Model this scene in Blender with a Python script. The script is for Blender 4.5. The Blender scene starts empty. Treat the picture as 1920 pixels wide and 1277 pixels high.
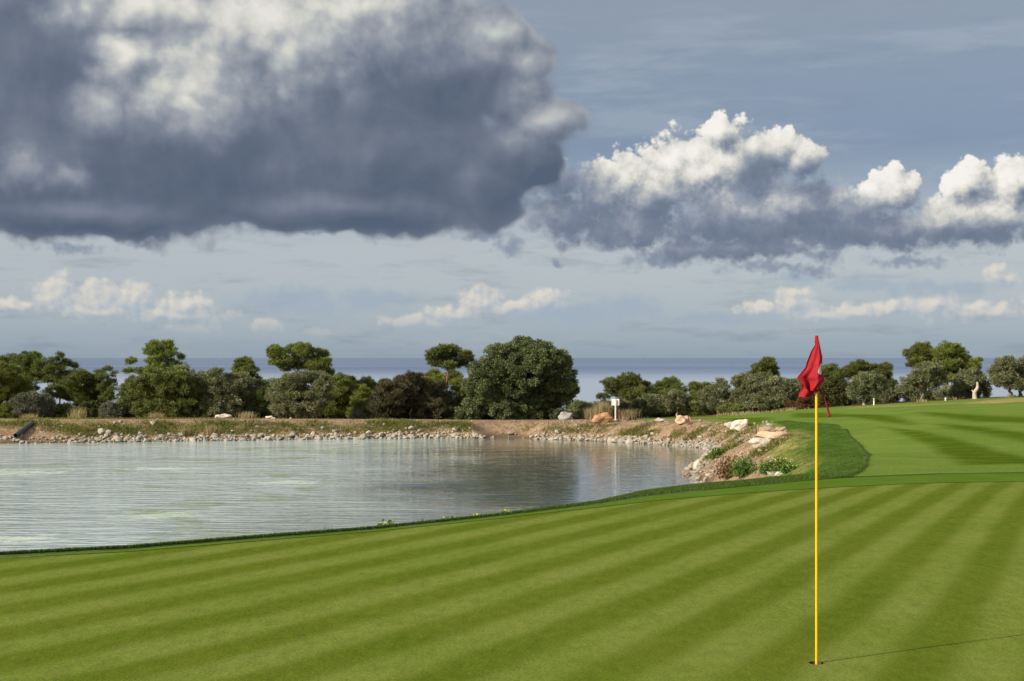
import bpy, bmesh, math, random
import numpy as np
from mathutils import Vector

# ------------------------------------------------------------------ camera, sky, sun, exposure
SC = bpy.context.scene
COL = SC.collection
F = 2667.0            # focal length in photo pixels (50 mm on a 36 mm sensor, 1920 px wide)
EYE = 2.13            # eye height above the green
HY = 670.0            # photo row of eye level
R = math.radians

cam_d = bpy.data.cameras.new('camera')
cam_d.lens = 50.0
cam_d.sensor_width = 36.0
cam_d.sensor_fit = 'HORIZONTAL'
cam_d.shift_y = (HY - 638.5) / 1920.0
cam_d.clip_start = 0.1
cam_d.clip_end = 200000.0
cam = bpy.data.objects.new('camera', cam_d)
cam.location = (0, 0, EYE)
cam.rotation_euler = (R(90), 0, 0)
COL.objects.link(cam)
SC.camera = cam

SUN_AZ = (-0.87, -0.50)      # where the sun stands, on the ground plane: beside and a little behind the camera
SUN_EL = 27.0
sun_d = bpy.data.lights.new('sun', 'SUN')
sun_d.energy = 4.6
sun_d.angle = R(0.53)
sun_d.color = (1.0, 0.90, 0.74)
sun = bpy.data.objects.new('sun', sun_d)
_l = Vector((SUN_AZ[0], SUN_AZ[1], math.tan(R(SUN_EL)) * math.hypot(*SUN_AZ))).normalized()
sun.rotation_euler = (-_l).to_track_quat('-Z', 'Y').to_euler()
sun.location = (-40, -30, 40)
COL.objects.link(sun)

SC.view_settings.view_transform = 'Standard'
SC.view_settings.look = 'None'
SC.view_settings.gamma = 1.0
SC.view_settings.use_curve_mapping = False
EXPO = 0.55
SC.view_settings.exposure = EXPO
SC.cycles.max_bounces = 6
SC.cycles.transparent_max_bounces = 4
SC.cycles.use_denoising = True
SC.cycles.use_adaptive_sampling = True
SC.cycles.adaptive_threshold = 0.015


def srgb(r, g, b, gain=1.0):
    def f(c):
        c /= 255.0
        return (c / 12.92 if c <= 0.04045 else ((c + 0.055) / 1.055) ** 2.4) * gain
    return (f(r), f(g), f(b), 1.0)


class NT:
    """Small helper that writes shader nodes."""
    def __init__(s, tree):
        s.t = tree

    def new(s, typ, **kw):
        n = s.t.nodes.new(typ)
        for k, v in kw.items():
            setattr(n, k, v)
        return n

    def put(s, sock, v):
        if isinstance(v, bpy.types.NodeSocket):
            s.t.links.new(v, sock)
        elif v is not None:
            sock.default_value = v

    def m(s, op, a, b=None, c=None, clamp=False):
        n = s.new('ShaderNodeMath', operation=op, use_clamp=clamp)
        for i, v in enumerate((a, b, c)):
            if v is not None:
                s.put(n.inputs[i], v)
        return n.outputs[0]

    def v(s, op, a, b=None, c=None, out=0):
        n = s.new('ShaderNodeVectorMath', operation=op)
        for i, x in enumerate((a, b, c)):
            if x is not None:
                s.put(n.inputs[i], x)
        return n.outputs[out]

    def scale(s, a, k):
        n = s.new('ShaderNodeVectorMath', operation='SCALE')
        s.put(n.inputs[0], a)
        s.put(n.inputs['Scale'], k)
        return n.outputs[0]

    def ss(s, x, a, b, lo=0.0, hi=1.0):
        n = s.new('ShaderNodeMapRange', interpolation_type='SMOOTHSTEP')
        s.put(n.inputs[0], x)
        for i, k in enumerate((a, b, lo, hi)):
            s.put(n.inputs[1 + i], k)
        return n.outputs[0]

    def lin(s, x, a, b, lo=0.0, hi=1.0):
        n = s.new('ShaderNodeMapRange')
        s.put(n.inputs[0], x)
        for i, k in enumerate((a, b, lo, hi)):
            s.put(n.inputs[1 + i], k)
        return n.outputs[0]

    def mix(s, f, a, b, blend='MIX'):
        n = s.new('ShaderNodeMix', data_type='RGBA', blend_type=blend)
        s.put(n.inputs[0], f)
        s.put(n.inputs[6], a)
        s.put(n.inputs[7], b)
        return n.outputs[2]

    def noise(s, vec, scale, detail=4.0, rough=0.55, dims='3D', dist=0.0, out=0):
        n = s.new('ShaderNodeTexNoise', noise_dimensions=dims)
        if vec is not None:
            s.put(n.inputs['Vector'], vec)
        s.put(n.inputs['Scale'], scale)
        s.put(n.inputs['Detail'], detail)
        s.put(n.inputs['Roughness'], rough)
        s.put(n.inputs['Distortion'], dist)
        return n.outputs[out]

    def vor(s, vec, scale, detail=0.0, rough=0.5, lac=2.0, feature='F1', dims='2D', smooth=0.4):
        n = s.new('ShaderNodeTexVoronoi', voronoi_dimensions=dims, feature=feature)
        s.put(n.inputs['Vector'], vec)
        s.put(n.inputs['Scale'], scale)
        if 'Detail' in n.inputs:
            s.put(n.inputs['Detail'], detail)
            s.put(n.inputs['Roughness'], rough)
            s.put(n.inputs['Lacunarity'], lac)
        if feature == 'SMOOTH_F1':
            s.put(n.inputs['Smoothness'], smooth)
        return n.outputs['Distance']

    def ramp(s, x, stops, interp='LINEAR'):
        n = s.new('ShaderNodeValToRGB')
        cr = n.color_ramp
        cr.interpolation = interp
        while len(cr.elements) < len(stops):
            cr.elements.new(0.5)
        for e, (p, c) in zip(cr.elements, stops):
            e.position = p
            e.color = c
        s.put(n.inputs[0], x)
        return n.outputs[0]

    def xyz(s, x, y, z=0.0):
        n = s.new('ShaderNodeCombineXYZ')
        for i, k in enumerate((x, y, z)):
            s.put(n.inputs[i], k)
        return n.outputs[0]


def azel(px, py):
    """photo pixel -> azimuth and elevation in degrees (a direction in the sky)"""
    az = math.atan2(px - 960.0, F)
    return math.degrees(az), math.degrees(math.atan((HY - py) / F * math.cos(az)))


def make_world():
    w = bpy.data.worlds.new('World')
    SC.world = w
    w.use_nodes = True
    t = w.node_tree
    t.nodes.clear()
    N = NT(t)
    G = 2.0 ** -EXPO
    tc = N.new('ShaderNodeTexCoord').outputs['Generated']
    d = N.v('NORMALIZE', tc)
    sep = N.new('ShaderNodeSeparateXYZ')
    N.put(sep.inputs[0], d)
    DEG = 57.29578
    az = N.m('MULTIPLY', N.m('ARCTAN2', sep.outputs[0], sep.outputs[1]), DEG)
    el = N.m('MULTIPLY', N.m('ARCSINE', sep.outputs[2]), DEG)
    P = N.xyz(az, el)

    def blob_field(n, p, items, k):
        """signed field of soft ellipses given in photo pixels: 1 inside, 0 on the rim"""
        cur = None
        for (cx, cy, rx, ry) in items:
            a, e = azel(cx, cy)
            sx, sy = F / 57.2958 / rx, F / 57.2958 / ry
            q = n.v('MULTIPLY_ADD', p, (sx, sy, 0), (-a * sx, -e * sy, 0))
            ln = n.v('LENGTH', q, out=1)
            cur = ln if cur is None else n.m('SMOOTH_MIN', cur, ln, k)
        return n.m('SUBTRACT', 1.0, cur)

    def field_group(name, items, k, warp, wfreq, puff, pfreq, pdetail, rough=0.5, fine=0.0, gain=1.0, bias=0.0):
        g = bpy.data.node_groups.new(name, 'ShaderNodeTree')
        g.interface.new_socket('P', in_out='INPUT', socket_type='NodeSocketVector')
        g.interface.new_socket('H', in_out='OUTPUT', socket_type='NodeSocketFloat')
        n = NT(g)
        gi = n.new('NodeGroupInput').outputs[0]
        go = n.new('NodeGroupOutput')
        nz = n.noise(gi, wfreq, 2.0, 0.6, '2D', out=1)
        off = n.scale(n.v('SUBTRACT', nz, (0.5, 0.5, 0.5)), warp * 2)
        pw = n.v('ADD', gi, off)
        b = blob_field(n, pw, items, k)
        vv = n.vor(n.v('ADD', gi, n.scale(off, 0.4)), pfreq, pdetail, rough, 2.1)
        b = n.m('MULTIPLY_ADD', b, gain, bias)
        h = n.m('MULTIPLY_ADD', n.m('SUBTRACT', 0.42, vv), puff, b)
        if fine:
            f2 = n.noise(gi, pfreq * 1.6, 4.0, 0.62, '2D')
            h = n.m('MULTIPLY_ADD', n.m('SUBTRACT', f2, 0.5), fine, h)
        n.put(go.inputs[0], h)

        def use(p):
            x = N.new('ShaderNodeGroup')
            x.node_tree = g
            N.put(x.inputs[0], p)
            return x.outputs[0]
        return use

    def shifted(da, de):
        return N.v('ADD', P, (da, de, 0))

    # --- clear air behind everything: the physical sky under a thin grey veil
    skyt = N.new('ShaderNodeTexSky', sky_type='NISHITA')
    skyt.sun_disc = False
    skyt.sun_elevation = R(SUN_EL)
    skyt.sun_rotation = math.atan2(SUN_AZ[0], SUN_AZ[1])
    skyt.altitude = 60
    skyt.air_density = 1.0
    skyt.dust_density = 1.5
    nish = N.mix(1.0, skyt.outputs[0], (0.075, 0.075, 0.075, 1), 'MULTIPLY')
    eln = N.lin(el, 0.0, 16.0)
    veil = N.ramp(eln, [
        (0.0, srgb(152, 169, 186, G)), (0.07, srgb(163, 179, 194, G)), (0.17, srgb(178, 189, 199, G)),
        (0.28, srgb(184, 191, 199, G)), (0.40, srgb(154, 167, 184, G)), (0.52, srgb(124, 141, 167, G)),
        (0.66, srgb(134, 149, 170, G)), (0.85, srgb(146, 156, 171, G)), (1.0, srgb(140, 152, 172, G))])
    # thin streaks of high cloud
    ps = N.v('MULTIPLY', P, (0.10, 0.62, 0.0))
    st = N.noise(ps, 1.0, 6.0, 0.62, '2D', 0.15)
    st2 = N.noise(N.v('MULTIPLY', P, (0.26, 1.5, 0)), 1.0, 5.0, 0.62, '2D', 0.15)
    veil = N.mix(N.ss(st, 0.46, 0.72, 0, 0.34), veil, srgb(182, 188, 196, G))
    veil = N.mix(N.ss(st2, 0.50, 0.80, 0, 0.40), veil, srgb(122, 135, 156, G))
    base = N.mix(0.82, nish, veil)

    # --- far cumulus low over the sea
    low = [(105, 556, 46, 46), (182, 562, 54, 44), (250, 560, 52, 34), (345, 574, 66, 30), (18, 573, 44, 18), (180, 582, 120, 20),
           (320, 592, 130, 20), (905, 566, 50, 32), (850, 590, 72, 20), (775, 604, 74, 18), (1020, 564, 56, 28), (960, 578, 60, 20),
           (1490, 568, 48, 34), (1428, 580, 46, 18), (1742, 576, 56, 30), (1600, 584, 76, 20), (1868, 518, 42, 24), (1660, 580, 50, 18),
           (1850, 584, 90, 24), (500, 614, 34, 22), (350, 616, 70, 18), (600, 624, 40, 12), (-60, 580, 60, 24), (1540, 590, 70, 16),
           (1980, 560, 60, 36), (2100, 575, 90, 30), (-180, 560, 60, 46)]
    fl = field_group('far_cumulus', low, 0.25, 0.22, 1.1, 0.62, 1.2, 2.0, 0.55, 0.45, 1.3, 0.28)
    h = fl(P)
    h2 = fl(shifted(-0.16, 0.2))
    lit = N.m('MULTIPLY_ADD', N.m('SUBTRACT', h, h2), 0.9, 0.42, clamp=True)
    mk = N.m('MULTIPLY', N.ss(h, -0.05, 0.7), N.ss(el, 0.9, 2.2, 0.15, 0.85))
    lowc = N.mix(lit, srgb(168, 181, 194, G), srgb(226, 218, 205, G))
    base = N.mix(mk, base, lowc)
    # blue grey far banks between them
    bank = [(1070, 590, 150, 34), (1180, 575, 90, 32), (700, 560, 110, 26), (560, 565, 150, 36), (1500, 520, 60, 22),
            (1640, 535, 110, 18), (1760, 540, 150, 22), (1330, 600, 130, 18)]
    fb = field_group('far_banks', bank, 0.3, 0.25, 0.9, 0.5, 1.3, 1.0, 0.55, 0.4, 1.2, 0.1)
    base = N.mix(N.ss(fb(P), -0.1, 0.9, 0, 0.66), base, srgb(158, 173, 190, G))

    # --- scud
    scud = [(140, 466, 62, 16), (250, 442, 46, 16), (262, 458, 26, 14), (590, 436, 50, 9), (960, 462, 38, 24), (1045, 495, 14, 9),
            (1230, 490, 90, 16), (1440, 500, 120, 12), (1545, 486, 40, 16), (1520, 508, 46, 18), (905, 440, 60, 12), (1700, 492, 90, 10)]
    fs = field_group('scud', scud, 0.2, 0.35, 1.3, 0.5, 1.6, 1.0, 0.6, 1.1, 1.1, 0.15)
    base = N.mix(N.ss(fs(P), -0.15, 1.0, 0, 0.85), base, srgb(134, 146, 165, G))

    # --- bright cumulus with dark foot
    cum = [(1330, 312, 185, 88), (1350, 250, 46, 38), (1440, 285, 92, 52), (1500, 300, 52, 50), (1255, 298, 62, 50), (1150, 352, 110, 66),
           (1180, 425, 180, 62), (1400, 420, 300, 70), (1640, 432, 240, 52), (1668, 362, 68, 56), (1812, 345, 50, 52),
           (1905, 340, 44, 56), (1830, 420, 170, 58), (2010, 390, 120, 100), (1065, 410, 90, 60), (1040, 340, 80, 44), (1490, 385, 150, 80), (1230, 370, 120, 70),
           (1380, 470, 260, 26), (2200, 410, 200, 90), (2500, 420, 200, 70)]
    fc = field_group('cumulus', cum, 0.34, 0.26, 0.75, 0.75, 0.70, 3.0, 0.6, 0.35, 1.5, 0.25)
    h = fc(P)
    h2 = fc(shifted(-0.30, 0.42))
    dd = N.m('MULTIPLY', N.m('SUBTRACT', h, h2), 0.60)
    foot = [(1245, 412, 88, 56), (1350, 436, 220, 58), (1100, 420, 140, 70), (1560, 432, 200, 48), (1760, 456, 260, 40), (1520, 350, 66, 48),
            (1400, 480, 420, 30), (1060, 360, 90, 60), (1650, 416, 70, 34), (1860, 442, 130, 34), (1420, 335, 46, 62), (2200, 470, 300, 60)]
    fft = field_group('cumulus_foot', foot, 0.25, 0.45, 0.7, 0.30, 0.7, 2.0, 0.5, 0.30)
    ft = fft(P)
    dark = N.ss(ft, -0.75, 0.75)
    tex = N.noise(P, 1.5, 4.0, 0.6, '2D', 0.3)
    tone = N.m('SUBTRACT', N.m('ADD', N.m('MULTIPLY', dd, N.m('MULTIPLY_ADD', dark, -0.75, 1.0)), N.m('MULTIPLY_ADD', tex, 0.30, 0.53)), N.m('MULTIPLY', dark, 0.62))
    tone = N.ss(tone, -0.35, 1.30)
    cumc = N.ramp(tone, [(0.0, srgb(98, 111, 134, G)), (0.22, srgb(122, 133, 152, G)), (0.42, srgb(156, 163, 174, G)),
                         (0.62, srgb(196, 197, 195, G)), (0.8, srgb(224, 222, 214, G)), (1.0, srgb(246, 243, 236, G))])
    base = N.mix(N.ss(h, -0.04, N.m('MULTIPLY_ADD', dark, 0.55, 0.22)), base, cumc)

    # --- the big dark cloud
    big = [(300, 250, 420, 190), (700, 285, 330, 150), (80, 290, 320, 140), (850, 120, 185, 120), (450, 60, 440, 150), (180, 80, 300, 120),
           (890, 340, 105, 92), (640, 385, 360, 52), (150, 392, 300, 46), (985, 110, 62, 50), (1010, 225, 96, 48), (990, 300, 70, 60), (930, 60, 76, 50),
           (965, 180, 80, 60), (-250, 250, 420, 190), (600, -120, 420, 130), (60, -100, 380, 150), (960, 280, 90, 70), (-700, 230, 420, 160), (-1200, 280, 400, 120)]
    fg = field_group('dark_cloud', big, 0.22, 0.45, 0.42, 0.40, 0.45, 2.0, 0.5, 0.34, 1.6, 0.25)
    h = fg(P)
    h2 = fg(shifted(-0.4, 0.6))
    dd = N.m('SUBTRACT', h, h2)
    glow = [(520, 50, 190, 80), (270, 14, 150, 34), (650, 8, 150, 50), (370, 150, 110, 70),
            (545, 90, 60, 70), (235, 110, 50, 50), (640, -150, 400, 110), (120, -140, 320, 90), (350, 190, 40, 50)]
    fgl = field_group('sunlit_breaks', glow, 0.25, 0.55, 0.5, 0.42, 0.55, 2.6, 0.55, 0.55)
    gf = fgl(P)
    gl = N.m('MULTIPLY', N.ss(gf, -1.3, 0.9), N.m('MULTIPLY_ADD', N.m('SUBTRACT', gf, fgl(shifted(-0.35, 0.45))), 0.35, 0.85))
    faint = [(190, 192, 52, 56), (44, 318, 58, 46), (935, 60, 120, 66), (1010, 130, 70, 60), (1036, 225, 100, 60), (350, 200, 60, 70), (120, 330, 60, 26), (720, 60, 60, 60)]
    ffa = field_group('faint_breaks', faint, 0.3, 0.5, 0.6, 0.25, 0.8, 2.0, 0.55, 0.5)
    gl = N.m('MAXIMUM', gl, N.ss(ffa(P), -0.5, 1.15, 0.0, 0.60))
    soft = N.noise(P, 0.22, 5.0, 0.55, '2D', 0.4)
    tone = N.m('ADD', N.m('MULTIPLY', gl, 0.82), N.m('MULTIPLY_ADD', dd, 0.20, N.m('ADD', N.m('MULTIPLY_ADD', soft, 0.34, -0.02), N.ss(h, 0.6, 0.0, 0.0, 0.18))), clamp=True)
    bigc = N.ramp(tone, [(0.0, srgb(86, 98, 119, G)), (0.15, srgb(100, 111, 129, G)), (0.35, srgb(124, 133, 148, G)),
                         (0.6, srgb(160, 166, 174, G)), (0.85, srgb(208, 208, 202, G)), (1.0, srgb(228, 226, 218, G))])
    base = N.mix(N.ss(h, -0.06, N.ss(az, -6.0, 1.5, 0.24, 0.36)), base, bigc)

    # --- broken cloud over the rest of the sky, above and behind the view
    nb = N.noise(d, 2.6, 5.0, 0.58, '3D', 0.3)
    away = N.m('MAXIMUM', N.ss(el, 15.0, 20.0), N.ss(N.m('ABSOLUTE', az), 46.0, 60.0))
    ob = N.ramp(nb, [(0.34, srgb(136, 152, 178, G)), (0.42, srgb(160, 170, 184, G)), (0.50, srgb(205, 206, 205, G)), (0.62, srgb(238, 235, 228, G))])
    bg = N.new('ShaderNodeBackground')
    N.put(bg.inputs[0], base)
    bg2 = N.new('ShaderNodeBackground')
    N.put(bg2.inputs[0], ob)
    mx = N.new('ShaderNodeMixShader')
    N.put(mx.inputs[0], away)
    t.links.new(bg.outputs[0], mx.inputs[1])
    t.links.new(bg2.outputs[0], mx.inputs[2])
    out = N.new('ShaderNodeOutputWorld')
    t.links.new(mx.outputs[0], out.inputs[0])
    w.cycles.sampling_method = 'MANUAL'
    w.cycles.sample_map_resolution = 512


make_world()

# ------------------------------------------------------------------ helpers
rng = np.random.default_rng(11)
random.seed(11)
SEA_Z, WATER_Z = -45.0, -3.0


def tag(o, label=None, cat=None, group=None, kind=None):
    for k, v in (('label', label), ('category', cat), ('group', group), ('kind', kind)):
        if v:
            o[k] = v
    return o


def link(o, parent=None):
    COL.objects.link(o)
    if parent is not None:
        o.parent = parent
    return o


def empty(name, loc, label=None, cat=None, group=None):
    o = bpy.data.objects.new(name, None)
    o.empty_display_size = 0.2
    o.location = loc
    return tag(link(o), label, cat, group)


def mesh_np(name, v, f, mat=None, smooth=False, attrs=None):
    """mesh from numpy arrays; f is (n,3) or (n,4)"""
    v = np.asarray(v, np.float32)
    f = np.asarray(f, np.int32)
    me = bpy.data.meshes.new(name)
    k = f.shape[1]
    me.vertices.add(len(v))
    me.vertices.foreach_set('co', v.ravel())
    me.loops.add(f.size)
    me.loops.foreach_set('vertex_index', f.ravel())
    me.polygons.add(len(f))
    me.polygons.foreach_set('loop_start', np.arange(0, f.size, k, dtype=np.int32))
    try:
        me.polygons.foreach_set('loop_total', np.full(len(f), k, np.int32))
    except Exception:
        pass
    if smooth:
        me.polygons.foreach_set('use_smooth', np.ones(len(f), bool))
    me.update(calc_edges=True)
    for an, av in (attrs or {}).items():
        a = me.attributes.new(an, 'FLOAT', 'POINT')
        a.data.foreach_set('value', np.asarray(av, np.float32))
    if mat:
        me.materials.append(mat)
    return me


def obj_np(name, v, f, mat, parent=None, smooth=False, attrs=None):
    return link(bpy.data.objects.new(name, mesh_np(name, v, f, mat, smooth, attrs)), parent)


def obj_bm(name, bm, mat, parent=None, smooth=False):
    me = bpy.data.meshes.new(name)
    bm.normal_update()
    bm.to_mesh(me)
    bm.free()
    if smooth:
        me.polygons.foreach_set('use_smooth', np.ones(len(me.polygons), bool))
    me.materials.append(mat)
    return link(bpy.data.objects.new(name, me), parent)


def _h2(ix, iy, s):
    n = (ix.astype(np.int64) * 374761393 + iy.astype(np.int64) * 668265263 + s * 1442695041) & 0x7fffffff
    n = ((n ^ (n >> 13)) * 1274126177) & 0x7fffffff
    n = n ^ (n >> 16)
    return (n & 0xffff) / 65535.0


def vnoise(x, y, s=0):
    x = np.asarray(x, float)
    y = np.asarray(y, float)
    ix, iy = np.floor(x), np.floor(y)
    fx, fy = x - ix, y - iy
    fx = fx * fx * (3 - 2 * fx)
    fy = fy * fy * (3 - 2 * fy)
    a, b = _h2(ix, iy, s), _h2(ix + 1, iy, s)
    c, d = _h2(ix, iy + 1, s), _h2(ix + 1, iy + 1, s)
    return (a * (1 - fx) + b * fx) * (1 - fy) + (c * (1 - fx) + d * fx) * fy


def fbm(x, y, s=0, oct=4):
    t, a, n = 0.0, 0.5, 0.0
    for i in range(oct):
        t = t + a * vnoise(np.asarray(x) * 2 ** i, np.asarray(y) * 2 ** i, s + i * 7)
        n += a
        a *= 0.5
    return t / n


def pix(px, py, d):
    """photo pixel at depth d -> world point"""
    return np.array([(px - 960.0) / F * d, d, EYE - (py - HY) * d / F])


def pix_z(px, py, z=0.0):
    """photo pixel on a level plane"""
    d = (EYE - z) * F / (py - HY)
    return np.array([(px - 960.0) / F * d, d, z])


def sdf(x, y, poly):
    """signed distance to a polygon, negative inside"""
    x = np.asarray(x, float)
    y = np.asarray(y, float)
    best = np.full(x.shape, 1e18)
    ins = np.zeros(x.shape, bool)
    n = len(poly)
    for i in range(n):
        ax, ay = poly[i][0], poly[i][1]
        bx, by = poly[(i + 1) % n][0], poly[(i + 1) % n][1]
        ex, ey = bx - ax, by - ay
        t = np.clip(((x - ax) * ex + (y - ay) * ey) / (ex * ex + ey * ey + 1e-12), 0, 1)
        best = np.minimum(best, (x - ax - t * ex) ** 2 + (y - ay - t * ey) ** 2)
        if ay != by:
            cr = ((ay > y) != (by > y)) & (x < ex * (y - ay) / ey + ax)
            ins ^= cr
    dd = np.sqrt(best)
    return np.where(ins, -dd, dd)


def sstep(x, a, b):
    t = np.clip((np.asarray(x, float) - a) / (b - a), 0, 1)
    return t * t * (3 - 2 * t)


# ------------------------------------------------------------------ the lie of the land
SHORE_PX = [(-700, 840), (-300, 836), (0, 832), (120, 831), (240, 829), (480, 826), (640, 824), (800, 822), (900, 822), (930, 820), (975, 820), (1000, 823),
            (1100, 826), (1200, 831), (1270, 836), (1322, 841), (1334, 846), (1318, 860), (1300, 874), (1288, 886), (1300, 897), (1324, 906)]
SHORE = [pix_z(a, b, WATER_Z)[:2] for a, b in SHORE_PX]
POND = [tuple(p) for p in SHORE] + [(6.4, 50), (4.9, 40), (3.5, 35), (1.8, 31), (0.1, 28.5), (-1.9, 25.6), (-4.8, 22.3), (-7.9, 20.2), (-15, 17.5), (-45, 12)]

CREST_PX = [(-900, 1080), (-300, 1054), (0, 1039), (240, 1026), (480, 1006.5), (689, 991), (805, 979), (941, 964), (1000, 956), (1120, 940), (1210, 920), (1300, 908.5),
            (1386, 901), (1451, 894.5), (1500, 890), (1560, 892.5), (1594, 894.5), (1760, 889), (1920, 887), (2300, 886), (2800, 886)]
APRON_PX = [(-900, 1083), (-300, 1057), (0, 1042.5), (240, 1030), (480, 1010.5), (689, 994.5), (805, 982.5), (941, 968), (1000, 961), (1120, 946), (1210, 932), (1300, 922),
            (1415, 911), (1530, 900), (1594, 896), (1760, 890.5), (1920, 888.5), (2300, 887.5), (2800, 887.5)]
EDGE_PX = [(-900, 1086), (-300, 1060), (0, 1046), (240, 1034), (480, 1014), (689, 997.5), (805, 986), (941, 972), (1000, 965), (1120, 952), (1240, 938), (1415, 923.5),
           (1530, 916), (1640, 910), (1780, 905), (1920, 903), (2300, 902), (2800, 903)]


def curve_px(pts, xs):
    a = np.array(pts, float)
    return np.interp(xs, a[:, 0], a[:, 1])


UX = np.concatenate([np.linspace(-900, -100, 30), np.linspace(-90, 2000, 300), np.linspace(2020, 2800, 30)])


def line_world(pts, z=0.0):
    ys = curve_px(pts, UX)
    d = (EYE - z) * F / (ys - HY)
    return np.stack([(UX - 960) / F * d, d], 1)


CREST_W, APRON_W, EDGE_W = line_world(CREST_PX), line_world(APRON_PX), line_world(EDGE_PX)
_cw = [tuple(pix_z(a, b)[:2]) for a, b in CREST_PX if a <= 1500]
NEARLAND = _cw + [(6.8, 30), (8.2, 40), (9.2, 50), (11.0, 62), (13, 72), (15, 84), (70, 105), (70, -60), (-70, -60), (-70, 0)]
NEARTOP = [tuple(p) for p in CREST_W] + [(70, -20), (-70, -20)]

_ctl = []
for x in (-30, -15, -5, 0, 5, 12, 25):
    for y in (-10, 4, 14):
        _ctl.append((x, y, 0.0))
for x in (2, 6, 10, 16, 25):
    _ctl.append((x, 22, 0.0))
for px, py, d in [(1540, 905, 24.2), (1920, 905, 24.2), (1920, 862, 33), (1920, 800, 50), (1920, 762, 75), (1920, 745, 95), (2300, 800, 50), (2300, 735, 95),
                  (1780, 862, 32), (1780, 800, 52), (1780, 752, 95), (1780, 770, 75), (1620, 762, 95), (1620, 800, 56), (1620, 850, 35), (1560, 860, 36),
                  (1480, 770.5, 95), (1480, 788, 73), (1490, 852, 45), (1500, 889, 27), (1300, 783, 97), (1385, 799, 77), (1440, 824, 61), (1270, 788, 89),
                  (0, 787, 90), (0, 785, 96), (-500, 788, 92), (480, 786, 93), (480, 785, 98), (800, 788, 95), (800, 786, 100), (1100, 789, 93), (1100, 786, 98),
                  (1180, 787, 95), (1560, 815, 60), (1400, 779, 95)]:
    p = pix(px, py, d)
    _ctl.append(tuple(p))
for x, z in ((-60, -2.7), (-30, -2.7), (0, -2.7), (12, -2.3), (22, -1.6), (34, -0.9), (60, -0.6)):
    _ctl.append((x, 106, z))
for x, z in ((-60, -4.6), (-30, -4.6), (0, -4.6), (12, -4.4), (22, -3.6), (34, -2.6), (60, -2)):
    _ctl.append((x, 130, z))
_ctl = np.array(_ctl)


def _tps(r2):
    return 0.5 * r2 * np.log(r2 + 1e-9)


_n = len(_ctl)
_K = _tps((_ctl[:, None, 0] - _ctl[None, :, 0]) ** 2 + (_ctl[:, None, 1] - _ctl[None, :, 1]) ** 2) + np.eye(_n) * 4.0
_Pm = np.c_[np.ones(_n), _ctl[:, :2]]
_A = np.block([[_K, _Pm], [_Pm.T, np.zeros((3, 3))]])
_W = np.linalg.solve(_A, np.r_[_ctl[:, 2], 0, 0, 0])


def land(x, y):
    xc, yc = np.clip(x, -55, 55), np.clip(y, -10, 130)
    z = _W[_n] + _W[_n + 1] * xc + _W[_n + 2] * yc
    for i in range(_n):
        z = z + _W[i] * _tps((xc - _ctl[i, 0]) ** 2 + (yc - _ctl[i, 1]) ** 2)
    return z - np.maximum(0, y - 130) * 0.055


def zfun(x, y, parts=False):
    """ground height"""
    x = np.atleast_1d(np.asarray(x, float))
    y = np.atleast_1d(np.asarray(y, float))
    L = land(x, y)
    near = sstep(y, 27, 23)                     # the green itself is level
    L = L * (1 - near)
    c = np.maximum(0, sdf(x, y, NEARLAND))
    L2 = -0.55 * (np.sqrt(c * c + 0.12) - 0.346)
    L = np.where((y < 60) | (c <= 0), np.minimum(L, np.where(y < 60, L2, L)), L)
    pd = sdf(x, y, POND)
    wob = (fbm(x * 0.8, y * 0.8, 5) - 0.5)
    far = sstep(y, 40, 55)
    bank = WATER_Z + (0.58 + 0.25 * wob * far) * pd
    k = 0.35
    hh = np.clip(0.5 + 0.5 * (bank - L) / k, 0, 1)
    z = bank * (1 - hh) + L * hh - k * hh * (1 - hh)
    z = np.where(pd < 0, np.maximum(WATER_Z + 0.35 * pd, -4.3), z)
    # unevenness of the soil bank
    bk = far * sstep(pd, 7.0, 3.0) * sstep(pd, -0.3, 0.3)
    z = z + bk * (0.16 * (fbm(x * 1.3, y * 1.3, 21) - 0.5) + 0.10 * (fbm(x * 4, y * 4, 31, 3) - 0.5))
    if parts:
        return z, pd, c
    return z


def ground_hit(px, py, dmin=26.0, dmax=112.0, fallback=None):
    """first place where the ray of a photo pixel meets the ground"""
    d = np.arange(dmin, dmax, 0.1)
    x = (px - 960.0) / F * d
    ray = EYE - (py - HY) * d / F
    g = zfun(x, d)
    i = np.nonzero(ray <= g)[0]
    if len(i) == 0:
        dd = fallback or dmax - 5
        return np.array([(px - 960.0) / F * dd, dd, float(zfun((px - 960.0) / F * dd, dd)[0])])
    dd = d[i[0]]
    return np.array([(px - 960.0) / F * dd, dd, float(g[i[0]])])


def poly_hit(pts, **kw):
    return [tuple(ground_hit(a, b, **kw)[:2]) for a, b in pts]


# ------------------------------------------------------------------ materials
def new_mat(name):
    m = bpy.data.materials.new(name)
    m.use_nodes = True
    m.node_tree.nodes.clear()
    return m, NT(m.node_tree)


def finish(m, N, shader):
    out = N.new('ShaderNodeOutputMaterial')
    m.node_tree.links.new(shader, out.inputs[0])
    return m


def principled(N, color, rough=0.6, spec=0.3, metal=0.0, normal=None, **kw):
    b = N.new('ShaderNodeBsdfPrincipled')
    N.put(b.inputs['Base Color'], color)
    N.put(b.inputs['Roughness'], rough)
    N.put(b.inputs['Specular IOR Level'], spec)
    N.put(b.inputs['Metallic'], metal)
    if normal is not None:
        N.put(b.inputs['Normal'], normal)
    for k, v in kw.items():
        N.put(b.inputs[k], v)
    return b.outputs[0]


def bump(N, h, strength=0.5, dist=0.02):
    b = N.new('ShaderNodeBump')
    b.inputs['Strength'].default_value = strength
    b.inputs['Distance'].default_value = dist
    N.put(b.inputs['Height'], h)
    return b.outputs[0]


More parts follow.
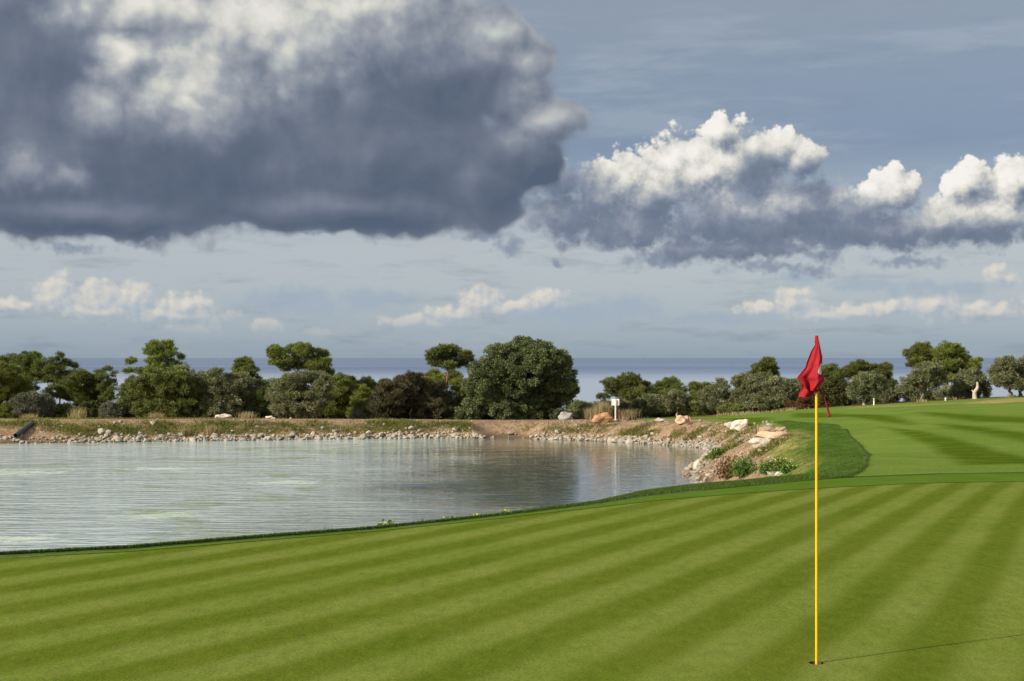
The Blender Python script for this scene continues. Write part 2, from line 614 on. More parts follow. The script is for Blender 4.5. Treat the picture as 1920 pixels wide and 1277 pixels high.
def pos(N):
    return N.new('ShaderNodeNewGeometry').outputs['Position']


def attr(N, name):
    n = N.new('ShaderNodeAttribute')
    n.attribute_name = name
    return n.outputs['Fac']


def mat_simple(name, c1, c2, scale=8.0, rough=0.7, spec=0.25, bs=0.3, bd=0.01, metal=0.0):
    m, N = new_mat(name)
    tc = N.new('ShaderNodeTexCoord').outputs['Object']
    nz = N.noise(tc, scale, 5, 0.6)
    col = N.mix(N.ss(nz, 0.3, 0.7), c1, c2)
    return finish(m, N, principled(N, col, rough, spec, metal, bump(N, nz, bs, bd)))


def mat_leaf(name, dark, light, trans=0.3, rough=0.5, spec=0.3, dead=None):
    m, N = new_mat(name)
    col = N.mix(attr(N, 'tint'), dark, light)
    if dead:
        col = N.mix(N.ss(attr(N, 'tint'), 0.86, 0.9), col, dead)
    oi = N.new('ShaderNodeObjectInfo').outputs['Random']
    hs = N.new('ShaderNodeHueSaturation')
    N.put(hs.inputs['Hue'], N.lin(oi, 0, 1, 0.488, 0.512))
    N.put(hs.inputs['Value'], N.lin(oi, 0, 1, 0.90, 1.14))
    N.put(hs.inputs['Color'], col)
    p = principled(N, hs.outputs[0], rough, spec)
    tr = N.new('ShaderNodeBsdfTranslucent')
    N.put(tr.inputs[0], N.mix(1.0, hs.outputs[0], (1.0, 1.15, 0.6, 1), 'MULTIPLY'))
    mx = N.new('ShaderNodeMixShader')
    mx.inputs[0].default_value = trans
    m.node_tree.links.new(p, mx.inputs[1])
    m.node_tree.links.new(tr.outputs[0], mx.inputs[2])
    return finish(m, N, mx.outputs[0])


def mat_green():
    m, N = new_mat('putting_green_grass')
    P = pos(N)
    ph = attr(N, 'phase')
    wob = N.noise(P, 1.2, 3, 0.5)
    n1 = N.noise(P, 0.55, 4, 0.6)
    n2 = N.noise(N.v('MULTIPLY', P, (1.0, 0.45, 1.0)), 9.0, 5, 0.65)
    ph2 = N.m('ADD', ph, N.m('MULTIPLY_ADD', wob, 0.22, -0.11))
    s = N.m('SINE', N.m('MULTIPLY', ph2, 2 * math.pi))
    band = N.ss(N.m('ADD', s, N.lin(n2, 0.2, 0.8, -0.35, 0.35)), -0.8, 0.8, N.lin(n1, 0.3, 0.7, 0.0, 0.16), N.lin(n1, 0.3, 0.7, 0.82, 1.0))
    n3 = N.noise(P, 95.0, 3, 0.7)
    n4 = N.noise(P, 34.0, 3, 0.7)
    lightc = N.mix(N.ss(n1, 0.35, 0.65), (0.128, 0.168, 0.030, 1), (0.154, 0.188, 0.042, 1))
    darkc = N.mix(N.ss(n1, 0.35, 0.65), (0.076, 0.110, 0.010, 1), (0.094, 0.124, 0.014, 1))
    col = N.mix(band, lightc, darkc)
    fade = N.m('MULTIPLY', N.ss(N.noise(P, 0.3, 2, 0.5), 0.4, 0.7), 0.35)
    col = N.mix(fade, col, (0.112, 0.150, 0.022, 1))
    g = N.m('ADD', N.lin(n2, 0.2, 0.8, 0.78, 1.22), N.lin(n3, 0.2, 0.8, -0.45, 0.45))
    g = N.m('ADD', g, N.lin(n4, 0.25, 0.75, -0.24, 0.24))
    gg = N.new('ShaderNodeCombineXYZ')
    for i in range(3):
        N.put(gg.inputs[i], g)
    col = N.mix(1.0, col, gg.outputs[0], 'MULTIPLY')
    hgt = N.m('ADD', n3, N.m('MULTIPLY', n4, 1.4))
    return finish(m, N, principled(N, col, 0.9, 0.0, 0, bump(N, hgt, 0.5, 0.010)))


def mat_fringe(name, c1, c2, sc=40.0):
    m, N = new_mat(name)
    P = pos(N)
    n1 = N.noise(P, 1.1, 4, 0.6)
    n2 = N.noise(P, sc, 4, 0.7)
    col = N.mix(N.ss(n1, 0.3, 0.7), c1, c2)
    g = N.xyz(*[N.lin(n2, 0.25, 0.75, 0.65, 1.35)] * 3)
    col = N.mix(1.0, col, g, 'MULTIPLY')
    return finish(m, N, principled(N, col, 0.9, 0.0, 0, bump(N, n2, 0.4, 0.02)))


def mat_ground():
    """fairway, rough, bare soil, pond mud and scrub floor in one sheet"""
    m, N = new_mat('course_ground')
    P = pos(N)
    soil, rough, dry, scrub, mow, wet = (attr(N, k) for k in ('soil', 'rough', 'dry', 'scrub', 'mow', 'wet'))
    n_big = N.noise(P, 0.35, 4, 0.6)
    n_mid = N.noise(P, 2.2, 5, 0.62)
    n_fine = N.noise(P, 14.0, 4, 0.7)
    st = N.noise(N.v('MULTIPLY', P, (0.5, 1.6, 1.0)), 1.3, 4, 0.6)
    # mown fairway
    fw = N.mix(N.ss(n_big, 0.35, 0.65), (0.104, 0.170, 0.030, 1), (0.134, 0.192, 0.040, 1))
    fw = N.mix(mow, fw, N.mix(N.ss(n_mid, 0.3, 0.7), (0.050, 0.094, 0.008, 1), (0.068, 0.108, 0.010, 1)))
    fw = N.mix(N.m('MULTIPLY', N.ss(st, 0.50, 0.74), 0.5), fw, (0.180, 0.215, 0.030, 1))
    # longer rough
    rg = N.mix(N.ss(N.m('ADD', n_mid, N.m('MULTIPLY', N.m('SUBTRACT', n_fine, 0.5), 0.8)), 0.3, 0.7), (0.034, 0.078, 0.012, 1), (0.078, 0.128, 0.022, 1))
    col = N.mix(rough, fw, rg)
    # dry grass
    dg = N.mix(N.ss(n_mid, 0.3, 0.7), (0.20, 0.19, 0.055, 1), (0.34, 0.27, 0.12, 1))
    col = N.mix(N.m('MULTIPLY', dry, N.ss(N.m('ADD', n_mid, N.m('MULTIPLY', n_fine, 0.3)), 0.42, 0.72, 0.35, 1.0)), col, dg)
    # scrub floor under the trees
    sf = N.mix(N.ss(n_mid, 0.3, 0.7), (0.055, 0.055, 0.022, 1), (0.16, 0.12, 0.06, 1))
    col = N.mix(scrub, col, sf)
    # bare reddish soil with stony grit
    s1 = N.mix(N.ss(n_mid, 0.3, 0.7), (0.185, 0.122, 0.074, 1), (0.315, 0.222, 0.148, 1))
    s1 = N.mix(N.ss(n_fine, 0.58, 0.72), s1, (0.48, 0.40, 0.30, 1))
    s1 = N.mix(N.ss(n_fine, 0.44, 0.30), s1, (0.13, 0.078, 0.045, 1))
    edge = N.ss(N.m('ADD', soil, N.lin(n_mid, 0.2, 0.8, -0.45, 0.45)), 0.35, 0.62)
    col = N.mix(edge, col, s1)
    col = N.mix(N.m('MULTIPLY', wet, 0.8), col, (0.085, 0.06, 0.04, 1))
    g = N.xyz(*[N.lin(n_fine, 0.25, 0.75, 0.78, 1.22)] * 3)
    col = N.mix(1.0, col, g, 'MULTIPLY')
    hgt = N.m('ADD', n_fine, N.m('MULTIPLY', n_mid, 1.2))
    return finish(m, N, principled(N, col, 0.9, 0.0, 0, bump(N, hgt, 0.7, 0.05)))


def mat_pond():
    m, N = new_mat('pond_water')
    P = pos(N)
    sep = N.new('ShaderNodeSeparateXYZ')
    N.put(sep.inputs[0], P)
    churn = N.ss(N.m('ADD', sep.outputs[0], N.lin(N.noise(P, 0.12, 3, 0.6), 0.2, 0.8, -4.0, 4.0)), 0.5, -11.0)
    n1 = N.noise(N.v('MULTIPLY', P, (0.26, 1.0, 1.0)), 2.4, 3, 0.6, dist=0.3)
    n2 = N.noise(N.v('MULTIPLY', P, (0.30, 1.0, 1.0)), 0.75, 3, 0.55, dist=0.4)
    n3 = N.noise(P, 0.16, 4, 0.6, dist=1.0)
    hgt = N.m('ADD', N.m('MULTIPLY', n1, 0.8), N.m('MULTIPLY', n2, 0.9))
    hgt = N.m('MULTIPLY', hgt, N.m('MULTIPLY_ADD', churn, 0.85, 0.11))
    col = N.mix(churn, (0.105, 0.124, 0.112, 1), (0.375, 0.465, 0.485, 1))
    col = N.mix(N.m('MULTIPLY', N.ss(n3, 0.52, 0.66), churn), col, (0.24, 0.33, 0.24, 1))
    foam = None
    for (px, py, rx, ry) in [(22, 886, 3.6, 2.4), (308, 879, 2.4, 1.6), (292, 967, 1.7, 1.6), (24, 1011, 1.9, 1.4), (545, 905, 1.8, 1.5)]:
        c = pix_z(px, py, WATER_Z)
        q = N.v('MULTIPLY_ADD', P, (1 / rx, 1 / ry, 0), (-c[0] / rx, -c[1] / ry, 0))
        ln = N.v('LENGTH', q, out=1)
        foam = ln if foam is None else N.m('MINIMUM', foam, ln)
    fo = N.ss(N.m('ADD', foam, N.lin(N.noise(P, 1.8, 5, 0.7), 0.2, 0.8, -1.0, 1.0)), 1.05, 0.1, 0, 0.55)
    col = N.mix(fo, col, (0.52, 0.58, 0.44, 1))
    rg = N.m('MULTIPLY_ADD', fo, 0.35, N.m('MULTIPLY_ADD', churn, 0.08, 0.02))
    sh = principled(N, col, rg, 0.5, 0, bump(N, hgt, 1.0, 0.16), IOR=1.6)
    return finish(m, N, sh)


def mat_sea():
    m, N = new_mat('sea_water')
    P = pos(N)
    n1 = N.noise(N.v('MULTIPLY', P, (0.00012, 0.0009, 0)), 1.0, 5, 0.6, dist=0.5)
    n2 = N.noise(N.v('MULTIPLY', P, (0.02, 0.05, 0)), 1.0, 4, 0.6)
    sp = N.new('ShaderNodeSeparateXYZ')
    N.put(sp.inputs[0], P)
    painted_sheen = N.ss(N.m('ADD', N.m('MULTIPLY', sp.outputs[1], 0.001), N.m('MULTIPLY', n1, 3.0)), 6.6, 4.2)
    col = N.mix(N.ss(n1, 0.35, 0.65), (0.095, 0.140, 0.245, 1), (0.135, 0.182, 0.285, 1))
    col = N.mix(painted_sheen, col, (0.27, 0.325, 0.42, 1))  # glitter light on the nearer sea, painted into the base colour
    sh = principled(N, col, 0.45, 0.22, 0, bump(N, n2, 0.5, 3.0), IOR=1.33)
    return finish(m, N, sh)


M = {}
M['green'] = mat_green()
M['apron'] = mat_fringe('apron_grass', (0.070, 0.126, 0.014, 1), (0.084, 0.142, 0.020, 1))
M['fringe'] = mat_fringe('fringe_grass', (0.046, 0.082, 0.014, 1), (0.062, 0.100, 0.018, 1), 22.0)
M['ground'] = mat_ground()
M['pond'] = mat_pond()
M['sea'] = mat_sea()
M['blade'] = mat_leaf('grass_blades', (0.037, 0.066, 0.011, 1), (0.083, 0.124, 0.027, 1), 0.25, 0.6, 0.15)
M['bankgrass'] = mat_leaf('bank_grass_blades', (0.078, 0.098, 0.018, 1), (0.24, 0.22, 0.062, 1), 0.3, 0.6, 0.15)
M['straw'] = mat_leaf('dry_grass_blades', (0.24, 0.18, 0.095, 1), (0.50, 0.40, 0.25, 1), 0.3, 0.7, 0.1)
M['olive'] = mat_leaf('olive_leaves', (0.078, 0.094, 0.038, 1), (0.300, 0.300, 0.175, 1), 0.25, 0.5, 0.2)
M['olive_green'] = mat_leaf('bush_leaves', (0.074, 0.104, 0.026, 1), (0.260, 0.290, 0.095, 1), 0.28, 0.5, 0.2)
M['carob'] = mat_leaf('carob_leaves', (0.046, 0.064, 0.024, 1), (0.200, 0.220, 0.100, 1), 0.2, 0.5, 0.2)
M['pine'] = mat_leaf('pine_needles', (0.062, 0.084, 0.018, 1), (0.200, 0.222, 0.056, 1), 0.25, 0.5, 0.3)
M['pine_bright'] = mat_leaf('young_pine_needles', (0.094, 0.120, 0.020, 1), (0.270, 0.295, 0.072, 1), 0.3, 0.5, 0.3)
M['juniper'] = mat_leaf('brown_evergreen_sprays', (0.046, 0.046, 0.024, 1), (0.135, 0.112, 0.066, 1), 0.2, 0.6, 0.2)
M['shrub'] = mat_leaf('dark_shrub_leaves', (0.036, 0.050, 0.014, 1), (0.125, 0.130, 0.045, 1), 0.22, 0.5, 0.3)
M['rust'] = mat_leaf('rusty_shrub_leaves', (0.075, 0.055, 0.026, 1), (0.24, 0.115, 0.055, 1), 0.22, 0.6, 0.2)
M['grey'] = mat_leaf('grey_shrub_leaves', (0.075, 0.085, 0.055, 1), (0.24, 0.24, 0.185, 1), 0.2, 0.6, 0.2)
M['weed'] = mat_leaf('weed_leaves', (0.050, 0.105, 0.016, 1), (0.130, 0.210, 0.040, 1), 0.3, 0.5, 0.3)
M['flower'] = mat_leaf('yellow_petals', (0.42, 0.46, 0.05, 1), (0.62, 0.62, 0.16, 1), 0.3, 0.6, 0.2)
M['bark'] = mat_simple('grey_bark', (0.10, 0.085, 0.065, 1), (0.22, 0.19, 0.15, 1), 9, 0.9, 0.1, 0.8, 0.03)
M['bark_pine'] = mat_simple('pine_bark', (0.15, 0.085, 0.052, 1), (0.30, 0.19, 0.125, 1), 9, 0.9, 0.1, 0.8, 0.03)
M['bark_pale'] = mat_simple('bleached_bark', (0.30, 0.26, 0.20, 1), (0.50, 0.44, 0.35, 1), 7, 0.9, 0.1, 0.8, 0.04)
M['stone'] = None


def mat_stone(name, c1, c2, c3, sc=2.0):
    m, N = new_mat(name)
    tc = N.new('ShaderNodeTexCoord').outputs['Object']
    oi = N.new('ShaderNodeObjectInfo')
    p = N.v('ADD', tc, N.scale(oi.outputs['Location'], 3.7))
    n1 = N.noise(p, sc, 6, 0.65)
    n2 = N.noise(p, sc * 6, 5, 0.7)
    col = N.mix(N.ss(n1, 0.35, 0.65), c1, c2)
    col = N.mix(N.ss(n2, 0.52, 0.72), col, c3)
    v = N.lin(oi.outputs['Random'], 0, 1, 0.72, 1.18)
    col = N.mix(1.0, col, N.xyz(v, v, v), 'MULTIPLY')
    return finish(m, N, principled(N, col, 0.9, 0.15, 0, bump(N, N.m('ADD', n1, n2), 0.8, 0.06)))


M['stone'] = mat_stone('shore_stone', (0.36, 0.32, 0.26, 1), (0.52, 0.47, 0.39, 1), (0.24, 0.21, 0.17, 1), 5)
M['rock_pale'] = mat_stone('pale_limestone', (0.58, 0.50, 0.40, 1), (0.74, 0.67, 0.57, 1), (0.38, 0.31, 0.24, 1))
M['rock_peach'] = mat_stone('peach_limestone', (0.52, 0.35, 0.23, 1), (0.68, 0.52, 0.38, 1), (0.36, 0.23, 0.15, 1))
M['rock_brown'] = mat_stone('brown_rock', (0.25, 0.18, 0.125, 1), (0.42, 0.31, 0.22, 1), (0.13, 0.095, 0.07, 1))
M['rock_grey'] = mat_stone('grey_rock', (0.22, 0.22, 0.21, 1), (0.36, 0.36, 0.34, 1), (0.14, 0.14, 0.13, 1))
M['clod'] = mat_stone('orange_clod', (0.40, 0.22, 0.12, 1), (0.54, 0.33, 0.19, 1), (0.24, 0.13, 0.07, 1), 3)

# ------------------------------------------------------------------ ground sheet
def axis(parts):
    out = []
    for a, b, st in parts:
        out.append(np.arange(a, b, st))
    return np.concatenate(out)


_gx = axis([(-1500, -300, 150), (-300, -80, 20), (-80, -40, 3), (-40, 3, 0.36), (3, 17, 0.14), (17, 42, 0.36), (42, 80, 3), (80, 300, 20), (300, 1501, 150)])
_gy = axis([(-60, 12, 4), (12, 22, 0.5), (22, 62, 0.15), (62, 84, 0.24), (84, 99, 0.16), (99, 136, 1.0), (136, 260, 8), (260, 1200, 60)])
GX, GY = np.meshgrid(_gx, _gy)
gxf, gyf = GX.ravel(), GY.ravel()
gz, gpd, gc = zfun(gxf, gyf, True)
gz = np.where((np.abs(gxf) > 60) & (gyf > 12), np.minimum(gz, land(gxf, gyf)), gz)
gz = gz - 0.07 * sstep(sdf(gxf, gyf, NEARTOP), 0.05, -0.30)

MOUND = poly_hit([(1340, 911), (1330, 900), (1400, 862), (1440, 838), (1480, 812), (1470, 800), (1420, 790), (1500, 791), (1550, 794), (1573, 798), (1586, 805),
                  (1594, 819), (1615, 836), (1632, 853), (1626, 872), (1612, 885), (1594, 894)]) + [(9.0, 25.0), (3.0, 22.0)]
SOILPOLY = poly_hit([(1205, 789), (1270, 790), (1310, 786), (1350, 791), (1400, 792), (1455, 800), (1478, 806), (1470, 815), (1480, 826), (1440, 842), (1455, 870), (1500, 874), (1505, 882), (1440, 893)]) + [(5.5, 44), (4, 40)] + [(7, 56), (9.5, 74), (10, 80), (8, 90)]
dm = sdf(gxf, gyf, MOUND)
ds = sdf(gxf, gyf, SOILPOLY)
rough_a = np.clip(0.5 - dm / 0.22, 0, 1)
far = sstep(gyf, 44, 56)
# soil: the pond's rim and the dirt road on the bank, more of it towards the middle of the bank
road = sstep(gyf, 84, 86) * sstep(gyf, 101, 97) * sstep(gxf, 9.5, 7.5)
soil_a = np.maximum(far * sstep(gpd, 3.2, 1.8) * (gpd > -3), np.where(ds < 0, np.clip(0.35 - ds * 0.5, 0, 1), np.clip(0.35 - ds * 0.6, 0, 0.35)))
grassy = sstep(gxf, -11, -20) * 0.32
soil_a = np.maximum(soil_a - grassy * (fbm(gxf * .35, gyf * .5, 77) + 0.3), road * np.where(gxf < -25, 0.6, 0.95))
soil_a = np.maximum(soil_a, (gpd < 0.1) * 1.0)
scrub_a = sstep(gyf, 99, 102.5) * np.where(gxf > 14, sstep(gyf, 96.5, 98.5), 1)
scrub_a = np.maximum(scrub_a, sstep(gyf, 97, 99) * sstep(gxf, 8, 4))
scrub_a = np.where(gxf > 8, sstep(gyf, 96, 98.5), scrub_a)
dry_a = np.zeros_like(gxf)
for poly, amt in (([(1800, 757), (1860, 750), (1925, 746), (2300, 740), (2300, 752), (1925, 753), (1870, 756)], 1.0),
                  ([(1600, 766), (1700, 762), (1800, 757), (1800, 754), (1700, 758), (1600, 763)], 0.5),
                  ([(1440, 842), (1478, 826), (1482, 806), (1510, 812), (1500, 835), (1470, 862), (1510, 872), (1505, 884), (1455, 872)], 0.75),
                  ([(1205, 789), (1270, 790), (1360, 792), (1360, 786), (1210, 786)], 0.6)):
    q = sdf(gxf, gyf, poly_hit(poly, fallback=97))
    dry_a = np.maximum(dry_a, amt * np.clip(0.6 - q / 1.2, 0, 1))
mow_a = np.zeros_like(gxf)


def z3(pts):
    return [(1500 + a / 4.571, 730 + b / 4.571) for a, b in pts]


for band, soft in ((z3([(-60, 205), (200, 202), (600, 215), (900, 262), (1300, 300), (1600, 328), (1920, 370), (2300, 420), (2300, 520), (1920, 450), (1600, 385), (1300, 340), (900, 300), (600, 262), (200, 242), (-60, 240)]), 0.7),
                   (z3([(180, 285), (700, 325), (1000, 355), (1300, 415), (1600, 495), (1920, 580), (2300, 660), (2300, 700), (1920, 640), (1400, 652), (1300, 592), (1150, 492), (950, 412), (800, 352), (300, 312)]), 0.5),
                   (z3([(1000, 195), (1400, 213), (1920, 240), (2300, 250), (2300, 310), (1920, 290), (1400, 264), (1100, 222)]), 1.0),
                   ([(1140, 789), (1300, 785.5), (1440, 783), (1440, 792), (1300, 792), (1200, 792)], 1.0),
                   (z3([(1300, 732), (1950, 722), (2300, 718), (2300, 760), (1950, 760), (1000, 762), (700, 770), (700, 742)]), 0.4)):
    q = sdf(gxf, gyf, poly_hit(band, fallback=96))
    mow_a = np.maximum(mow_a, np.clip(0.5 - q / soft, 0, 1) * 1.0)
wet_a = np.clip(sstep(gpd, 0.55, 0.1), 0, 1) * far

ny, nx = GX.shape
_i = np.arange(ny * nx).reshape(ny, nx)
_f = np.stack([_i[:-1, :-1], _i[:-1, 1:], _i[1:, 1:], _i[1:, :-1]], -1).reshape(-1, 4)
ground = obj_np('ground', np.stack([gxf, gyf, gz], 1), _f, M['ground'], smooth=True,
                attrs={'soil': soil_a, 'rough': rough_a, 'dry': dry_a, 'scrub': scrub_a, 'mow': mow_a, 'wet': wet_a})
tag(ground, 'golf course ground with fairway, rough and earth bank round the pond', kind='structure')


# ------------------------------------------------------------------ putting green, apron, fringe
def lpx(pts):
    return [(a / 2, 880 + b / 2) for a, b in pts]


def rpx(pts):
    return [(960 + a / 2, 880 + b / 2) for a, b in pts]


BANDS = [lpx([(0, 435), (500, 380), (1000, 305), (1300, 262)]),
         lpx([(0, 505), (300, 470), (700, 415), (1000, 375), (1300, 320), (1800, 215)]),
         lpx([(0, 605), (400, 550), (700, 495), (1000, 440), (1400, 350), (1900, 225)]) + rpx([(400, 140)]),
         lpx([(0, 720), (350, 670), (700, 580), (1000, 530), (1400, 440), (1900, 300)]) + rpx([(200, 245), (450, 190), (700, 140), (860, 110)]),
         lpx([(400, 780), (800, 690), (1200, 590), (1600, 480), (1920, 390)]) + rpx([(250, 310), (500, 240), (800, 165), (1080, 95)]),
         lpx([(1000, 790), (1300, 700), (1700, 590), (1920, 515)]) + rpx([(300, 420), (600, 325), (900, 230), (1100, 160), (1300, 90)]),
         lpx([(1700, 780), (1920, 690)]) + rpx([(300, 560), (550, 440), (850, 310), (1100, 220), (1300, 140), (1480, 75)]),
         rpx([(300, 750), (600, 610), (900, 480), (1200, 330), (1400, 210), (1630, 80)]),
         rpx([(850, 780), (1150, 620), (1400, 430), (1600, 260), (1770, 75)]),
         rpx([(1560, 780), (1720, 560), (1830, 300), (1900, 130)])]
_px, _ph = [], []
for k, b in enumerate(BANDS):
    for q in b:
        _px.append(pix_z(*q)[:2])
        _ph.append(k)
_px, _ph = np.array(_px), np.array(_ph, float)


def _basis(x, y):
    u, v = x / 10.0, (y - 15.0) / 10.0
    return np.stack([np.ones_like(u), u, v, u * u, u * v, v * v, u ** 3, u * u * v, u * v * v, v ** 3], -1)


_B = _basis(_px[:, 0], _px[:, 1])
_coef = np.linalg.solve(_B.T @ _B + np.diag([0, 0, 0, .02, .02, .02, .3, .3, .3, .3]), _B.T @ _ph)


def phase(x, y):
    return _basis(np.clip(x, -12, 12), np.clip(y, 6, 26)) @ _coef + 0.25      # sin is 1 in the middle of a dark band


HOLE = pix_z(1531, 1243)


def gbump(x, y):
    r = np.hypot(x - HOLE[0], y - HOLE[1])
    return 0.02 * (fbm(x * 0.22, y * 0.22, 3, 2) - 0.5) * sstep(r, 0.6, 2.5)


nu, nv = len(UX), 64
tv = np.linspace(0, 1, nv)
NEARL = np.stack([np.interp(UX, [-900, 2800], [-16, 18]), np.interp(UX, [-900, 960, 2800], [4.0, 3.0, 4.0])], 1)
gv = EDGE_W[:, None, :] * (1 - tv[None, :, None]) + NEARL[:, None, :] * tv[None, :, None]
gxy = gv.reshape(-1, 2)
gzz = gbump(gxy[:, 0], gxy[:, 1])
_i = np.arange(nu * nv).reshape(nu, nv)
_f = np.stack([_i[:-1, :-1], _i[:-1, 1:], _i[1:, 1:], _i[1:, :-1]], -1).reshape(-1, 4)
me = mesh_np('putting_green', np.c_[gxy, gzz], _f, M['green'], True, {'phase': phase(gxy[:, 0], gxy[:, 1])})
bm = bmesh.new()
bm.from_mesh(me)
lay = bm.verts.layers.float['phase']
kill = [f for f in bm.faces if (f.calc_center_median().xy - Vector(HOLE[:2])).length < 0.42]
bmesh.ops.delete(bm, geom=kill, context='FACES')
rim = [e for e in bm.edges if e.is_boundary and (e.verts[0].co.xy - Vector(HOLE[:2])).length < 1.2]
CUP_R = 0.054
segs = 40
ring = [bm.verts.new((HOLE[0] + CUP_R * math.cos(2 * math.pi * k / segs), HOLE[1] + CUP_R * math.sin(2 * math.pi * k / segs), 0.0)) for k in range(segs)]
for q in ring:
    q[lay] = float(phase(np.array([q.co.x]), np.array([q.co.y]))[0])
red = [bm.edges.new((ring[k], ring[(k + 1) % segs])) for k in range(segs)]
bmesh.ops.triangle_fill(bm, use_beauty=True, use_dissolve=False, edges=list(rim) + red, normal=(0, 0, 1))
for f in bm.faces:
    f.smooth = True
bm.normal_update()
for f in bm.faces:
    if f.normal.z < 0:
        f.normal_flip()
bm.to_mesh(me)
bm.free()
green = link(bpy.data.objects.new('putting_green', me))
tag(green, 'close mown putting green with light and dark mowing stripes', kind='structure')


def strip(name, a, b, za, zb, mat, n=6, lip=0.0):
    t = np.linspace(0, 1, n)
    xy = a[:, None, :] * (1 - t[None, :, None]) + b[:, None, :] * t[None, :, None]
    z = za + (zb - za) * t
    z = np.broadcast_to(z[None, :], xy.shape[:2])
    v = np.concatenate([xy, z[..., None]], -1).reshape(-1, 3)
    v[:, 2] += gbump(v[:, 0], v[:, 1])
    i = np.arange(len(a) * n).reshape(len(a), n)
    f = np.stack([i[:-1, :-1], i[1:, :-1], i[1:, 1:], i[:-1, 1:]], -1).reshape(-1, 4)
    return obj_np(name, v, f, mat, smooth=True)


_out = EDGE_W - APRON_W
_out = _out / np.linalg.norm(_out, axis=1)[:, None]
o = strip('apron', APRON_W - _out * 0.0, EDGE_W + _out * 0.03, 0.006, 0.006, M['apron'])
tag(o, 'mown apron ring of darker grass round the putting green', kind='structure')
o = strip('fringe', CREST_W - _out * 0.05, APRON_W + _out * 0.03, 0.010, 0.011, M['fringe'])
tag(o, 'dark fringe of longer grass on the lip above the pond', kind='structure')

# ------------------------------------------------------------------ water
_wx = np.linspace(-70, 14, 60)
_wy = np.linspace(11, 93, 60)
WX, WY = np.meshgrid(_wx, _wy)
_i = np.arange(3600).reshape(60, 60)
_f = np.stack([_i[:-1, :-1], _i[:-1, 1:], _i[1:, 1:], _i[1:, :-1]], -1).reshape(-1, 4)
o = obj_np('pond_water', np.c_[WX.ravel(), WY.ravel(), np.full(3600, WATER_Z)], _f, M['pond'], smooth=True)
tag(o, 'pale green rippled water of the course pond', kind='structure')
_sx = np.linspace(-90000, 90000, 40)
_sy = np.concatenate([np.linspace(500, 5000, 20), np.linspace(6000, 90000, 30)])
SX, SY = np.meshgrid(_sx, _sy)
_i = np.arange(SX.size).reshape(SX.shape)
_f = np.stack([_i[:-1, :-1], _i[:-1, 1:], _i[1:, 1:], _i[1:, :-1]], -1).reshape(-1, 4)
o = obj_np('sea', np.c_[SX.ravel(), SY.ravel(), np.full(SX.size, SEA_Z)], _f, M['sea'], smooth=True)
tag(o, 'calm blue grey sea reaching to the horizon', kind='structure')

# ------------------------------------------------------------------ grass that stands up
def blades(x, y, z, hgt, wid, lean=0.5, r=rng):
    """one bent two-triangle blade per point -> verts, quads, tint"""
    n = len(x)
    a = r.uniform(0, 2 * np.pi, n)
    l = r.uniform(0.1, 1, n) * lean * hgt
    b = r.uniform(0, 2 * np.pi, n)
    dx, dy = np.cos(a) * wid * 0.5, np.sin(a) * wid * 0.5
    lx, ly = np.cos(b) * l, np.sin(b) * l
    p0 = np.stack([x - dx, y - dy, z - 0.01 * np.ones(n)], 1)
    p1 = np.stack([x + dx, y + dy, z - 0.01 * np.ones(n)], 1)
    p2 = np.stack([x + dx * .7 + lx * .45, y + dy * .7 + ly * .45, z + hgt * .6], 1)
    p3 = np.stack([x + lx, y + ly, z + hgt * r.uniform(.8, 1, n)], 1)
    v = np.stack([p0, p1, p2, p3], 1).reshape(-1, 3)
    f = np.arange(4 * n).reshape(n, 4)
    return v, f


def blade_obj(name, x, y, z, hgt, wid, mat, label, cat, tint=None, lean=0.5, parent=None, kind='stuff', **kw):
    v, f = blades(x, y, z, hgt, wid, lean)
    t = rng.uniform(0, 1, len(x)) if tint is None else tint
    o = obj_np(name, v, f, mat, parent, attrs={'tint': np.repeat(t, 4)})
    return tag(o, label, cat, kind=kind, **kw)


# lip above the pond: fringe blades
def fringe_points(n, ux0, ux1, over):
    u = rng.uniform(ux0, ux1, n)
    t = rng.uniform(-over, 1.0, n)
    c = np.stack([np.interp(u, UX, CREST_W[:, k]) for k in (0, 1)], 1)
    a = np.stack([np.interp(u, UX, APRON_W[:, k]) for k in (0, 1)], 1)
    w = np.linalg.norm(c - a, axis=1)
    dirn = (c - a) / (w[:, None] + 1e-6)
    w = np.maximum(w, 0.12)
    p = np.where(t[:, None] >= 0, a + (c - a) * (1 - t[:, None]), c + dirn * (-t[:, None]) * 0.35)
    z = np.where(t >= 0, 0.03 * t, zfun(p[:, 0], p[:, 1]) - 0.02)
    return p, z


p, z = fringe_points(46000, -120, 1600, 0.6)
hg = rng.uniform(0.012, 0.032, len(z))
blade_obj('fringe_grass', p[:, 0], p[:, 1], z, hg, 0.008, M['blade'], 'tufty dark grass blades on the lip above the pond', 'grass')

# mound of rough: blades too, sparser
mp = np.array(MOUND)
k = 52000
x = rng.uniform(mp[:, 0].min(), mp[:, 0].max(), k)
y = rng.uniform(mp[:, 1].min(), mp[:, 1].max(), k)
keep = (sdf(x, y, MOUND) < 0.02) & (sdf(x, y, NEARTOP) > 0.05) & (sdf(x, y, SOILPOLY) > -0.4)
x, y = x[keep], y[keep]
blade_obj('rough_grass', x, y, zfun(x, y), rng.uniform(0.02, 0.05, len(x)), 0.014, M['blade'], 'dark longer rough grass on the mound between green and fairway', 'grass')
